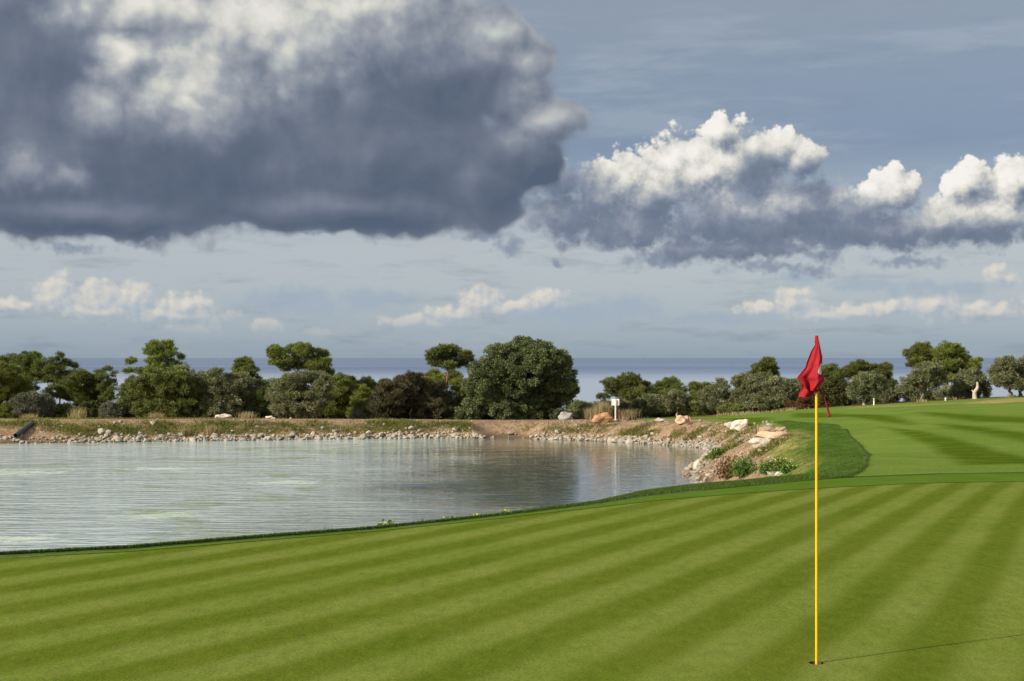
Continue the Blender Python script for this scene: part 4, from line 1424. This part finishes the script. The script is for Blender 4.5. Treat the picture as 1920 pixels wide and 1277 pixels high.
# --- beyond the fairway
tree('pine_tree', 'pine', 'broad dark pine behind the white sign', 'tree', 114, blobs=[(1150, 718, 20, 11), (1180, 714, 24, 12), (1205, 724, 18, 10), (1160, 732, 24, 11), (1190, 738, 32, 14), (1215, 738, 12, 10), (1130, 744, 12, 5)], foot=1180, bark='bark_pine', tr=.10, group=PG)
tree('pine_tree', 'pine', 'dark pine behind the small round olive', 'tree', 114, blobs=[(1260, 718, 18, 10), (1240, 728, 18, 12), (1272, 732, 16, 12), (1255, 745, 28, 14)], foot=1256, bark='bark_pine', tr=.09, group=PG)
tree('pine_tree', 'pine', 'dark low pine among grey olives by the fairway corner', 'tree', 112, blobs=[(1306, 728, 14, 10), (1326, 726, 12, 8), (1312, 744, 26, 14), (1300, 760, 24, 14)], foot=1310, bark='bark_pine', tr=.08, group=PG)
tree('olive_tree', 'olive', 'rounded olive bush standing right of the white sign', 'tree', 104, box=(1186, 1240, 739, 780), trunk=[(1212, 786), (1212, 775), (1211, 760)], tr=.08, group=OG)
tree('olive_tree', 'olive', 'small round olive with a clear pale trunk behind peach boulder', 'tree', 101, box=(1243, 1297, 730, 772), trunk=[(1270, 784), (1270, 772), (1268, 758)], tr=.09, bark='bark_pale', group=OG)
shrub('olive', 'low grey olive scrub behind the dry grass', 106, 1130, 1200, 752, 788)
shrub('shrub', 'dark scrub in the gap between two small olives', 107, 1225, 1262, 752, 788)
shrub('olive_green', 'green low shrub at the fairway corner', 101, 1288, 1316, 752, 783)
tree('olive_tree', 'olive', 'grey olive with ragged top at the fairway corner', 'tree', 103, blobs=[(1330, 742, 22, 18), (1352, 728, 16, 16), (1365, 745, 22, 20), (1340, 762, 32, 16), (1380, 716, 12, 10)], foot=1345, tr=.09, fill_low=True, group=OG)
tree('olive_tree', 'olive', 'tall silvery olive below the rounded pine top', 'tree', 101.5, blobs=[(1435, 718, 34, 16), (1410, 730, 24, 22), (1455, 734, 30, 24), (1430, 752, 44, 18), (1475, 748, 20, 20), (1392, 748, 22, 20), (1400, 712, 14, 10), (1478, 726, 14, 14)], trunk=[(1438, 780), (1440, 765), (1438, 745)], tr=.10, fill_low=True, group=OG)
tree('pine_tree', 'pine', 'rounded pine top above the tall silvery olive', 'tree', 113, blobs=[(1438, 680, 14, 8), (1424, 690, 14, 9), (1446, 690, 12, 10), (1432, 702, 24, 10), (1412, 702, 8, 5), (1452, 702, 8, 8)], trunk=[(1434, 780), (1434, 730), (1435, 695)], bark='bark_pine', tr=.09, group=PG)
shrub('olive_green', 'low green shrub under the olives at the fairway edge', 100, 1345, 1400, 758, 780)
shrub('olive', 'grey olive scrub behind the flag', 104, 1470, 1532, 706, 778, name='olive_tree', cat='tree', group=OG)
shrub('rust', 'rusty red shrub at the fairway edge behind the flag', 99, 1494, 1534, 738, 775)
shrub('shrub', 'dense dark shrub between flag and pale trunked olive', 100, 1534, 1604, 704, 775, name='thicket')
shrub('rust', 'reddish shrub at the foot of the tall silvery olive', 100, 1470, 1500, 750, 775)
tree('pine_tree', 'pine', 'small rounded pine showing beside the flag', 'tree', 113, blobs=[(1558, 692, 14, 9), (1570, 702, 14, 10), (1548, 702, 10, 8), (1562, 716, 18, 12)], foot=1560, bark='bark_pine', tr=.08, group=PG)
tree('pine_tree', 'pine', 'wide low pine behind the pale trunked olive', 'tree', 113, blobs=[(1610, 686, 20, 9), (1590, 696, 16, 9), (1632, 692, 18, 9), (1655, 690, 14, 8), (1612, 702, 30, 12), (1645, 706, 24, 14), (1665, 700, 8, 10)], foot=1625, bark='bark_pine', tr=.10, group=PG)
tree('olive_tree', 'olive', 'round olive with forked pale trunk at the fairway edge', 'tree', 98.5, blobs=[(1625, 712, 26, 14), (1608, 724, 20, 16), (1645, 722, 18, 16), (1625, 732, 30, 14), (1600, 738, 12, 8)], trunk=[(1620, 766), (1620, 752), (1622, 738), (1624, 726)], bark='bark_pale', tr=.12, group=OG)
tree('olive_tree', 'shrub', 'dark leaning tree between round olive and the gap', 'tree', 104, blobs=[(1660, 704, 14, 16), (1668, 725, 16, 16), (1660, 745, 22, 14), (1678, 738, 10, 10)], foot=1664, tr=.08, fill_low=True, group=OG)
shrub('olive', 'low olive shrub beside the striped marker post', 101, 1648, 1686, 726, 762)
tree('olive_tree', 'olive', 'slight olive with open crown before the large pines', 'tree', 101, blobs=[(1704, 726, 14, 14), (1692, 735, 14, 10), (1714, 740, 14, 10), (1700, 716, 8, 8)], trunk=[(1702, 762), (1701, 750), (1702, 736)], tr=.08, group=OG)
tree('olive_tree', 'olive', 'leaning olive with two dark trunks before the large pines', 'tree', 98.5, blobs=[(1738, 690, 22, 12), (1722, 706, 20, 14), (1752, 704, 22, 16), (1735, 718, 26, 14), (1768, 712, 12, 12), (1708, 712, 10, 12)], trunk=[(1725, 762), (1728, 748), (1736, 730), (1740, 712)], tr=.13, group=OG)
tree('pine_tree', 'pine', 'tall pine with the narrower crown of the large pair', 'tree', 109, blobs=[(1735, 652, 16, 9), (1716, 664, 16, 10), (1742, 664, 18, 11), (1720, 680, 16, 10), (1745, 682, 18, 12), (1706, 684, 8, 5)], trunk=[(1738, 764), (1735, 740), (1734, 700), (1732, 670)], bark='bark_pine', tr=.10, group=PG)
tree('pine_tree', 'pine_bright', 'largest pine with a wide crown on a leaning trunk', 'tree', 107, blobs=[(1782, 652, 20, 10), (1766, 662, 18, 12), (1798, 662, 20, 12), (1812, 676, 18, 12), (1776, 682, 28, 14), (1804, 694, 24, 14), (1828, 680, 10, 8), (1838, 688, 8, 8), (1784, 706, 26, 12), (1832, 702, 12, 8), (1765, 698, 12, 10)], trunk=[(1762, 762), (1768, 742), (1776, 722), (1782, 695)], bark='bark', tr=.13, group=PG, limbs=8)
tree('olive_tree', 'olive', 'pale silver olive around the bleached stump', 'tree', 100.5, blobs=[(1822, 706, 22, 14), (1804, 720, 20, 16), (1840, 718, 20, 16), (1822, 730, 34, 14), (1796, 736, 16, 10), (1850, 732, 14, 12), (1790, 712, 8, 8)], trunk=[(1812, 757), (1813, 746), (1816, 730)], tr=.10, group=OG)
shrub('olive', 'olive scrub in the shade of the leaning pine trunk', 104, 1752, 1805, 722, 762)
shrub('shrub', 'dark scrub behind the leaning olive trunks', 106, 1690, 1760, 730, 765, name='thicket')
tree('olive_tree', 'olive', 'tall grey olive with twin trunks by the dry ridge', 'tree', 97.5, blobs=[(1890, 682, 22, 14), (1872, 694, 14, 14), (1905, 696, 20, 14), (1885, 712, 24, 14), (1866, 712, 8, 12), (1900, 720, 20, 10)], trunk=[(1896, 750), (1895, 738), (1892, 722), (1890, 705)], tr=.13, group=OG)
tree('olive_tree', 'olive', 'grey olive next beyond the twin trunked one on the ridge', 'tree', 98, blobs=[(1930, 682, 22, 18), (1918, 704, 16, 18), (1945, 704, 26, 18), (1930, 718, 30, 12)], trunk=[(1913, 748), (1914, 735), (1922, 715), (1928, 700)], tr=.13, group=OG)
tree('olive_tree', 'olive', 'outer grey olive at the end of the ridge', 'tree', 99, blobs=[(1985, 690, 26, 18), (2010, 704, 26, 18), (1990, 716, 34, 14)], trunk=[(1990, 748), (1990, 732), (1990, 712)], tr=.13, group=OG)
for a, b, c, lab in [(1110, 1215, 745, 'dark thicket behind the pampas grass'), (1330, 1470, 728, 'dark thicket behind the silvery olive'), (1480, 1600, 712, 'dark thicket behind the flag')]:
    shrub('shrub', lab, 118, a, b, c, 800, .6, name='thicket', cat='thicket', group='thickets on the far slope')

for k in range(20):
    a = 1120 + k * 40 + random.uniform(-6, 6)
    if abs(a + 30 - 1684) < 18 or abs(a + 30 - 1880) < 16:
        continue
    y_ = np.interp(a, [1120, 1480, 1920], [757, 742, 736])
    shrub('shrub', 'low shaded scrub on the floor of the olive grove', 106.5 + random.uniform(-1, 1), a, a + 58, y_ + random.uniform(-4, 5), y_ + 38, .55, name='scrub', cat='scrub', group='scrub in the olive grove')

# ------------------------------------------------------------------ tufts and weeds
def tuft(name, label, cat, px, py, wpx, hpx, n, mat, dd=None, lean=0.9, wid=0.02, seed=0, group=None):
    g = ground_hit(px, py) if dd is None else np.array([(px - 960) / F * dd, dd, 0])
    g[2] = float(zfun(g[0], g[1])[0])
    s = g[1] / F
    r = np.random.default_rng(900 + seed)
    a = r.normal(0, 0.16, n) * wpx * s
    b = r.normal(0, 0.16, n) * wpx * s
    h = hpx * s * r.uniform(0.5, 1.0, n)
    out = r.uniform(0, 2 * np.pi, n)
    lx, ly = np.cos(out) * h * lean * r.uniform(.1, .7, n), np.sin(out) * h * lean * r.uniform(.1, .7, n)
    w = wid * 0.5
    ca, sa = np.cos(out + 1.57) * w, np.sin(out + 1.57) * w
    z = np.zeros(n)
    rows = []
    for t, k in ((0, 1.0), (0.5, 0.8), (1.0, 0.15)):
        x_, y_ = a + lx * t ** 1.7, b + ly * t ** 1.7
        rows.append(np.stack([x_ - ca * k, y_ - sa * k, h * t - 0.03], 1))
        rows.append(np.stack([x_ + ca * k, y_ + sa * k, h * t - 0.03], 1))
    v = np.stack(rows, 1).reshape(-1, 3)
    i = np.arange(n)[:, None] * 6
    f = np.concatenate([i + np.array([0, 1, 3, 2]), i + np.array([2, 3, 5, 4])], 0)
    o = obj_np(name, v, f, M[mat], attrs={'tint': np.repeat(r.uniform(0, 1, n), 6)})
    o.location = g
    return tag(o, label, cat, group)


tuft('pampas_grass', 'straw coloured pampas grass growing from the orange clod', 'grass clump', 1131, 786, 44, 40, 700, 'straw', dd=91.5, lean=.7, wid=.025, seed=1)
tuft('pampas_grass', 'fresh green blades in the middle of the pampas grass', 'grass clump', 1133, 782, 16, 32, 120, 'bankgrass', dd=91.4, lean=.35, wid=.03, seed=2)
tuft('dry_grass_clump', 'flattened straw grass clump beside the white sign', 'grass clump', 1178, 787, 44, 24, 420, 'straw', dd=94, lean=1.6, wid=.025, seed=3)
tuft('dry_grass_clump', 'drooping straw grass behind the orange clod', 'grass clump', 1108, 789, 30, 26, 300, 'straw', dd=95, lean=1.3, wid=.025, seed=4)
tuft('dry_grass_clump', 'pale fan of dry stalks under the dark pine', 'grass clump', 146, 788, 46, 26, 240, 'straw', dd=97.5, lean=1.0, wid=.02, seed=5)
tuft('dry_grass_clump', 'dry pinkish brush pile before the big light green bush', 'grass clump', 293, 789, 48, 14, 260, 'straw', dd=97.2, lean=1.6, wid=.025, seed=6)
tuft('dry_grass_clump', 'dry grass under the silvery grey shrub', 'grass clump', 55, 789, 46, 12, 240, 'straw', dd=97.5, lean=1.2, wid=.02, seed=7)
tuft('dry_grass_clump', 'dry brush under the round topped pine', 'grass clump', 462, 788, 44, 16, 260, 'straw', dd=98, lean=1.4, wid=.022, seed=8)
tuft('dry_grass_clump', 'tan grass tussock on the bank slope', 'grass clump', 395, 815, 34, 20, 260, 'straw', lean=1.0, wid=.025, seed=9)
tuft('dry_grass_clump', 'tan grass tussock lower on the bank beside the other', 'grass clump', 345, 817, 26, 16, 180, 'straw', lean=1.0, wid=.025, seed=10)


def weed(label, px, py, wpx, hpx, seed, flowers=60, kind='weed', leaves=900, cat='weed', dd=None, name='flowering_weed'):
    g = ground_hit(px, py) if dd is None else np.array([(px - 960) / F * dd, dd, float(zfun((px - 960) / F * dd, dd)[0])])
    s = g[1] / F
    r = np.random.default_rng(1200 + seed)
    root = empty(name, g, label, cat, 'weeds at the pond edge')
    w, h = wpx * s * .5, hpx * s
    n = leaves
    p = np.stack([r.normal(0, .45, n) * w, r.normal(0, .45, n) * w * .8, np.abs(r.normal(0, .42, n)) * h], 1)
    p[:, 2] = np.clip(p[:, 2], 0, h)
    ax = r.normal(0, 1, (n, 3)) + np.array([0, 0, .6])
    ax /= np.linalg.norm(ax, axis=1)[:, None]
    sd = np.cross(ax, r.normal(0, 1, (n, 3)))
    sd /= np.linalg.norm(sd, axis=1)[:, None]
    L = min(0.09, h * .35)
    v = np.stack([p, p + ax * L * .5 + sd * L * .3, p + ax * L, p + ax * L * .5 - sd * L * .3], 1).reshape(-1, 3)
    obj_np('leaves', v, np.arange(4 * n).reshape(n, 4), M[kind], root, attrs={'tint': np.repeat(r.uniform(0, 1, n), 4)})
    if flowers:
        n = flowers
        p = np.stack([r.normal(0, .5, n) * w, r.normal(0, .5, n) * w * .8, r.uniform(.45, 1.15, n) * h], 1)
        ax = r.normal(0, 1, (n, 3))
        ax /= np.linalg.norm(ax, axis=1)[:, None]
        sd = np.cross(ax, r.normal(0, 1, (n, 3)))
        sd /= np.linalg.norm(sd, axis=1)[:, None]
        b = np.cross(ax, sd)
        L = 0.017 * max(1, g[1] / 30)
        v = np.stack([p - sd * L, p - b * L, p + sd * L, p + b * L], 1).reshape(-1, 3)
        obj_np('flowers', v, np.arange(4 * n).reshape(n, 4), M['flower'], root, attrs={'tint': np.repeat(r.uniform(0, 1, n), 4)})
        st, fs = [], []
        for k in range(min(n, 40)):
            a_ = np.array([p[k, 0] * .5, p[k, 1] * .5, 0])
            q = 0.004
            st += [a_ - [q, 0, 0], a_ + [q, 0, 0], p[k] + [q, 0, 0], p[k] - [q, 0, 0]]
            fs.append([4 * k + j for j in range(4)])
        obj_np('stems', np.array(st), np.array(fs), M[kind], root, attrs={'tint': np.full(len(st), .4)})
    return root


weed('yellow flowering weed clump on the slope of the point', 1465, 884, 34, 22, 1, 70)
weed('leafy green weed clump beside the yellow flowers', 1440, 888, 34, 20, 2, 12)
weed('dark green leafy weed at the foot of the brown dead bush', 1395, 893, 50, 34, 3, 0, leaves=1600)
weed('brown dead twiggy bush on the muddy point', 1368, 897, 50, 40, 4, 0, 'rust', 1400, 'dead bush', name='dead_bush')
weed('small green weed below the yellow flowering clump', 1478, 886, 26, 14, 5, 30)
weed('low green weed at the top of the muddy point', 1345, 858, 26, 16, 6, 10)
for k, (px, hpx, fl, lab) in enumerate([(705, 12, 40, 'pale yellow flowers peeping over the lip of the green'), (722, 22, 16, 'tall pale flower stalks over the lip of the green'), (742, 12, 12, 'few small pale flowers on the lip'),
                                        (845, 14, 22, 'loose yellow flowers on the lip before the dark reflection'), (892, 14, 16, 'scattered yellow flowers on the lip by the reflection'), (955, 12, 30, 'leafy yellow flowered weed on the lip')]):
    yy = float(curve_px(CREST_PX, px))
    c = pix_z(px, yy)
    weed(lab, px, yy, 34, hpx, 20 + k, fl, leaves=90, dd=c[1] + 0.35, name='lip_weed')
for k, (px, hpx, lab) in enumerate([(613, 18, 'thin grass stalk beside the pale flowers'), (620, 12, 'short grass stalk on the lip of the green'), (775, 12, 'drooping blade tuft on the lip'), (789, 24, 'tall single stalk tuft on the lip'), (145, 12, 'dry straw tuft on the lip above churned water'), (300, 14, 'wispy stalks on the lip near the foam')]):
    yy = float(curve_px(CREST_PX, px))
    tuft('grass_stalks', lab, 'grass tuft', px, yy, 30, hpx + 8, 9, 'blade' if k != 4 else 'straw', dd=pix_z(px, yy)[1] + 0.2, lean=.8, wid=.008, seed=30 + k, group='stalks on the lip')

# ------------------------------------------------------------------ made things
M['yellow'] = mat_simple('yellow_lacquer', (0.72, 0.42, 0.010, 1), (0.76, 0.45, 0.014, 1), 3, 0.35, 0.5, 0.02, 0.001)
M['cup'] = mat_simple('cup_earth', (0.050, 0.028, 0.016, 1), (0.11, 0.065, 0.04, 1), 60, 0.9, 0.1, 0.6, 0.004)
M['white'] = mat_simple('white_paint', (0.78, 0.78, 0.74, 1), (0.70, 0.70, 0.66, 1), 6, 0.5, 0.3, 0.05, 0.002)
M['pipe'] = mat_simple('black_plastic', (0.030, 0.034, 0.040, 1), (0.050, 0.055, 0.062, 1), 5, 0.42, 0.4, 0.1, 0.005)
M['stake'] = mat_simple('red_stake_paint', (0.30, 0.065, 0.035, 1), (0.20, 0.05, 0.03, 1), 12, 0.8, 0.1, 0.3, 0.005)
M['wood'] = mat_simple('weathered_wood', (0.24, 0.19, 0.14, 1), (0.34, 0.28, 0.21, 1), 20, 0.9, 0.1, 0.5, 0.005)
M['darkpost'] = mat_simple('dark_band', (0.03, 0.05, 0.03, 1), (0.04, 0.06, 0.04, 1), 9, 0.6)
M['emblem'] = mat_simple('white_print', (0.62, 0.62, 0.58, 1), (0.55, 0.56, 0.5, 1), 30, 0.8, 0.1, 0.1, 0.001)
M['emblem_green'] = mat_simple('green_print', (0.14, 0.22, 0.08, 1), (0.22, 0.28, 0.12, 1), 60, 0.8, 0.1, 0.1, 0.001)


def mat_cloth():
    m, N = new_mat('red_flag_cloth')
    tc = N.new('ShaderNodeTexCoord').outputs['Object']
    wv = N.noise(tc, 900, 2, 0.5)
    n2 = N.noise(tc, 14, 4, 0.6)
    col = N.mix(N.ss(n2, 0.3, 0.7), (0.30, 0.011, 0.022, 1), (0.38, 0.016, 0.026, 1))
    p = principled(N, col, 0.7, 0.2, 0, bump(N, N.m('ADD', N.m('MULTIPLY', wv, .2), n2), 0.3, 0.004))
    tr = N.new('ShaderNodeBsdfTranslucent')
    N.put(tr.inputs[0], (0.70, 0.045, 0.05, 1))
    mx = N.new('ShaderNodeMixShader')
    mx.inputs[0].default_value = 0.22
    m.node_tree.links.new(p, mx.inputs[1])
    m.node_tree.links.new(tr.outputs[0], mx.inputs[2])
    return finish(m, N, mx.outputs[0])


M['cloth'] = mat_cloth()


def lathe(name, prof, mat, parent, seg=20, loc=None, smooth=True):
    v, f = [], []
    for r_, z_ in prof:
        for k in range(seg):
            a = 2 * math.pi * k / seg
            v.append((r_ * math.cos(a), r_ * math.sin(a), z_))
    for i in range(len(prof) - 1):
        for k in range(seg):
            k2 = (k + 1) % seg
            f.append((i * seg + k, i * seg + k2, (i + 1) * seg + k2, (i + 1) * seg + k))
    o = obj_np(name, v, f, mat, parent, smooth)
    if loc is not None:
        o.location = loc
    return o


cup = empty('golf_hole', (HOLE[0], HOLE[1], 0), 'round dark hole cut in the putting green', 'golf hole')
lathe('wall', [(CUP_R, 0.0), (CUP_R - 0.001, -0.03), (CUP_R - 0.002, -0.16)], M['cup'], cup, 40)
lathe('base', [(CUP_R - 0.002, -0.158), (0.011, -0.16)], M['cup'], cup, 40)

D0 = HOLE[1]
S0 = D0 / F
stick = empty('flagstick', (HOLE[0], HOLE[1], 0), 'yellow pole with a limp red flag standing in the hole', 'flagstick')
TOPZ = EYE - (629 - HY) * S0
lathe('pole', [(0.0085, -0.15), (0.0092, 0.0), (0.0092, 1.93), (0.0088, TOPZ - 0.02), (0.004, TOPZ - 0.015), (0.0005, TOPZ - 0.014)], M['yellow'], stick, 18)


def fp(px, py, dy):
    """photo point on the flag, dy metres behind the pole -> local to the stick"""
    return np.array([(px - 960) * S0 - HOLE[0], dy, EYE - (py - HY) * S0])


def cloth(name, rows, parent, fold, nc=26, nsub=6, thick=0.002):
    a = np.array(rows, float)
    t = np.linspace(0, len(a) - 1, (len(a) - 1) * nsub + 1)
    L = np.interp(t, np.arange(len(a)), a[:, 1])
    Rr = np.interp(t, np.arange(len(a)), a[:, 2])
    Y = np.interp(t, np.arange(len(a)), a[:, 0])
    LY = Y if a.shape[1] < 4 else Y + np.interp(t, np.arange(len(a)), a[:, 3])
    v = []
    for i in range(len(t)):
        for j in range(nc):
            u = j / (nc - 1)
            w = i / (len(t) - 1)
            y = LY[i] * (1 - u) + Y[i] * u
            v.append(fp(L[i] * (1 - u) + Rr[i] * u, y, fold(u, w)))
    idx = np.arange(len(t) * nc).reshape(len(t), nc)
    f = np.stack([idx[:-1, :-1], idx[1:, :-1], idx[1:, 1:], idx[:-1, 1:]], -1).reshape(-1, 4)
    o = obj_np(name, np.array(v), f, M['cloth'], parent, True)
    md = o.modifiers.new('thickness', 'SOLIDIFY')
    md.thickness = thick
    md.offset = 0
    return o


lathe('sleeve', [(0.0125, TOPZ - 0.055), (0.0135, TOPZ - 0.03), (0.0115, TOPZ - 0.004), (0.009, TOPZ), (0.0005, TOPZ - 0.004)], M['cloth'], stick, 18)


def fold_main(u, w):
    amp = 0.008 + 0.040 * w
    return -0.020 - 0.012 * w + amp * (math.sin(u * 6.2 + 1.1 - 1.6 * w) * 0.8 + 0.35 * math.sin(u * 13 + 3 * w)) - 0.012 * (1 - u) * w


flag = cloth('flag', [(637, 1529.5, 1534.5), (647, 1527.5, 1536.5), (659, 1520, 1539), (669.5, 1516, 1541.5), (678.5, 1512.4, 1541), (689, 1509.5, 1541), (696, 1503.5, 1542), (702, 1498.5, 1543),
                      (708, 1493.0, 1543.8), (714, 1498.5, 1544), (719.5, 1503.8, 1538.5), (727.5, 1507, 1529.5), (732.5, 1511, 1525)], stick, fold_main)
cloth('flag_fold', [(719, 1505, 1531), (727, 1503.5, 1530.5), (736, 1500.5, 1527.5), (744.5, 1498, 1521.5)], flag, lambda u, w: 0.016 - 0.01 * w + 0.014 * math.sin(u * 7 + 2 * w) * (0.3 + w))
rib = [(1534, 724, 2.0), (1537, 731, 2.0), (1541.5, 739, 2.2), (1545, 747, 2.4), (1548, 755, 2.8), (1551, 766, 3.6), (1554, 778, 4.4), (1555, 782, 4.2)]
rv, rf = [], []
for k, (a, b, w) in enumerate(rib):
    tw = 0.012 * math.sin(k * 1.1)
    rv += [fp(a - w / 2, b + w * .18, -0.012 + tw), fp(a + w / 2, b - w * .18, -0.012 - tw)]
for k in range(len(rib) - 1):
    rf.append((2 * k, 2 * k + 1, 2 * k + 3, 2 * k + 2))
o = obj_np('tie_ribbon', np.array(rv), np.array(rf), M['cloth'], stick, True)
md = o.modifiers.new('thickness', 'SOLIDIFY')
md.thickness = 0.003
lathe('tie_knot', [(0.0095, 1.885), (0.0145, 1.892), (0.0145, 1.902), (0.0095, 1.91)], M['cloth'], stick, 14)


def flag_patch(name, outline, mat, lift):
    """flat print lying on the flag: follows the cloth's own depth"""
    rows = [(637, 1529.5, 1534.5), (647, 1527.5, 1536.5), (659, 1520, 1539), (669.5, 1516, 1541.5), (678.5, 1512.4, 1541), (689, 1509.5, 1541), (696, 1503.5, 1542), (702, 1498.5, 1543), (708, 1493.0, 1543.8)]
    a = np.array(rows)
    v = []
    for (x0, x1, y) in outline:
        for k in range(5):
            x = x0 + (x1 - x0) * k / 4
            l_, r_ = np.interp(y, a[:, 0], a[:, 1]), np.interp(y, a[:, 0], a[:, 2])
            ti = np.interp(y, a[:, 0], np.arange(len(a))) / 12.0
            v.append(fp(x, y, fold_main((x - l_) / (r_ - l_), ti) - lift))
    n = len(outline)
    idx = np.arange(n * 5).reshape(n, 5)
    f = np.stack([idx[:-1, :-1], idx[1:, :-1], idx[1:, 1:], idx[:-1, 1:]], -1).reshape(-1, 4)
    return obj_np(name, np.array(v), f, mat, flag, True)


flag_patch('emblem', [(1537.2, 1539.6, 681.5), (1535.2, 1540.2, 684), (1533, 1540.2, 688), (1531.4, 1540, 692), (1530.4, 1539.4, 696), (1530.2, 1538.4, 699), (1533.5, 1537.5, 702)], M['emblem'], 0.004)
flag_patch('emblem_mark', [(1538.0, 1539.2, 684.5), (1537.0, 1539.2, 688), (1537.6, 1539.0, 691), (1536.6, 1538.8, 694), (1536.8, 1538.0, 698)], M['emblem_green'], 0.0055)


def box_bm(bm, x0, x1, y0, y1, z0, z1):
    vs = [bm.verts.new(p) for p in ((x0, y0, z0), (x1, y0, z0), (x1, y1, z0), (x0, y1, z0), (x0, y0, z1), (x1, y0, z1), (x1, y1, z1), (x0, y1, z1))]
    for q in ((0, 3, 2, 1), (4, 5, 6, 7), (0, 1, 5, 4), (1, 2, 6, 5), (2, 3, 7, 6), (3, 0, 4, 7)):
        bm.faces.new([vs[k] for k in q])


def box_obj(name, dims, mat, parent, bev=0.01):
    bm = bmesh.new()
    box_bm(bm, *dims)
    bmesh.ops.bevel(bm, geom=list(bm.edges), offset=bev, segments=2, affect='EDGES')
    return obj_bm(name, bm, mat, parent)


# white sign seen from behind
g = ground_hit(1154, 788)
s = g[1] / F
sg = empty('sign', g, 'blank white sign on a white post beside the pampas grass', 'sign')
hh = (788 - 748) * s
box_obj('post', (-0.045, 0.045, -0.045, 0.045, -0.15, hh * 0.98), M['white'], sg)
w = 7.3 * s
for a, b in ((-w, -0.012), (0.012, w)):
    box_obj('board', (a, b, 0.05, 0.075, hh - 12.5 * s, hh), M['white'], sg, 0.006)

# black drain pipe
p1, p0 = ground_hit(32, 824), ground_hit(60, 797)
root = empty('drain_pipe', p1, 'black plastic drain pipe lying down the bank to the water', 'pipe')
a = p1 + np.array([0, -0.25, 0.20])
b = p0 + np.array([0, 0, 0.10])
ax = (b - a) / np.linalg.norm(b - a)
for nm, r0, r1 in (('outer_wall', 0.155, 0.155), ('inner_wall', 0.135, 0.135)):
    v, f = tube([a, a + (b - a) * .5, b], [r0, r0, r1], 20, 1)
    v = np.array(v)
    # true round section
    cs = []
    for c in (a, a + (b - a) * .5, b):
        s1 = np.cross(ax, [0, 0, 1.0])
        s1 /= np.linalg.norm(s1)
        s2 = np.cross(ax, s1)
        cs += [c + (s1 * math.cos(2 * math.pi * k / 20) + s2 * math.sin(2 * math.pi * k / 20)) * r0 for k in range(20)]
    obj_np(nm, np.array(cs) - p1, f if nm == 'outer_wall' else f[:, ::-1], M['pipe'], root, True)
ring_v = []
for r0 in (0.155, 0.135):
    ring_v += [a - p1 + (s1 * math.cos(2 * math.pi * k / 20) + s2 * math.sin(2 * math.pi * k / 20)) * r0 for k in range(20)]
obj_np('rim', np.array(ring_v), np.array([(k, (k + 1) % 20, 20 + (k + 1) % 20, 20 + k) for k in range(20)]), M['pipe'], root)


def stake(label, px0, py0, px1, py1, mat, wid=0.07, dd=None, cat='stake', name='marker_stake', group='stakes round the pond'):
    g = ground_hit(px0, py0) if dd is None else np.array([(px0 - 960) / F * dd, dd, float(zfun((px0 - 960) / F * dd, dd)[0])])
    s = g[1] / F
    top = np.array([(px1 - px0) * s, 0.0, (py0 - py1) * s])
    bm = bmesh.new()
    box_bm(bm, -wid / 2, wid / 2, -wid / 2, wid / 2, -0.12, top[2])
    for v in bm.verts:
        if v.co.z > 0:
            v.co.x = v.co.x * 0.9 + top[0]
            if v.co.y < 0:
                v.co.z -= wid * 0.7
    bmesh.ops.bevel(bm, geom=list(bm.edges), offset=0.006, segments=1, affect='EDGES')
    o = obj_bm(name, bm, mat)
    o.location = g
    return tag(o, label, cat, group)


stake('leaning red stake in front of the pale peach boulder', 1295, 797, 1290, 779.5, M['stake'], .07)
stake('red stake beside the grey wooden stake', 1418.5, 824, 1418, 803, M['stake'], .06)
stake('grey wooden stake beside the big peach boulder', 1421.5, 823, 1421, 797, M['wood'], .06)
stake('short red brown stake beside the white sign', 1159.5, 789, 1159.5, 771, M['stake'], .07)
stake('little white stub behind the grey rock by the great tree', 1057.5, 787, 1057.5, 778, M['white'], .10, dd=99.6, cat='post', name='marker_stub')
stake('small white distance marker before the pine trunk', 1773, 756, 1773, 750, M['white'], .09, dd=96.5, cat='post', name='marker_stub')

g = np.array([(1638.7 - 960) / F * 96.2, 96.2, 0])
g[2] = float(zfun(g[0], g[1])[0])
mp_ = empty('marker_post', g, 'white striped marker post at the fairway edge by the olives', 'post')
hh = 12.5 * 96.2 / F
lathe('post', [(0.045, -0.1), (0.045, hh), (0.03, hh + 0.01), (0.001, hh + 0.012)], M['white'], mp_, 12)
for z_ in (0.62, 0.80):
    lathe('band', [(0.047, hh * z_), (0.0475, hh * z_ + 0.001), (0.0475, hh * z_ + 0.035), (0.047, hh * z_ + 0.036)], M['darkpost'], mp_, 12)

# bleached olive stump
g = np.array([(1829 - 960) / F * 97.2, 97.2, 0])
g[2] = float(zfun(g[0], g[1])[0])
s = 97.2 / F
root = empty('dead_stump', g, 'bleached bare olive stump with a bent top', 'stump')
pts = [(1828.5, 757, 5.2), (1828, 750, 4.2), (1827.5, 744, 4.0), (1829, 739, 4.2), (1832.5, 735, 3.0), (1833, 729, 2.4), (1832.5, 724, 1.8), (1832, 722.5, 0.6)]
v, f = tube([np.array([(a - 1829) * s, 0.05 * math.sin(i), (757 - b) * s - 0.1]) for i, (a, b, c) in enumerate(pts)], [c * s for a, b, c in pts], 10, 5)
obj_np('trunk', v, f, M['bark_pale'], root, True)
v, f = tube([np.array([-2.5 * s, 0, 13 * s]), np.array([-5 * s, 0, 14.5 * s]), np.array([-6.5 * s, 0, 17 * s])], [2.2 * s, 1.6 * s, .7 * s], 8, 6)
obj_np('branch_stub', v, f, M['bark_pale'], root, True)
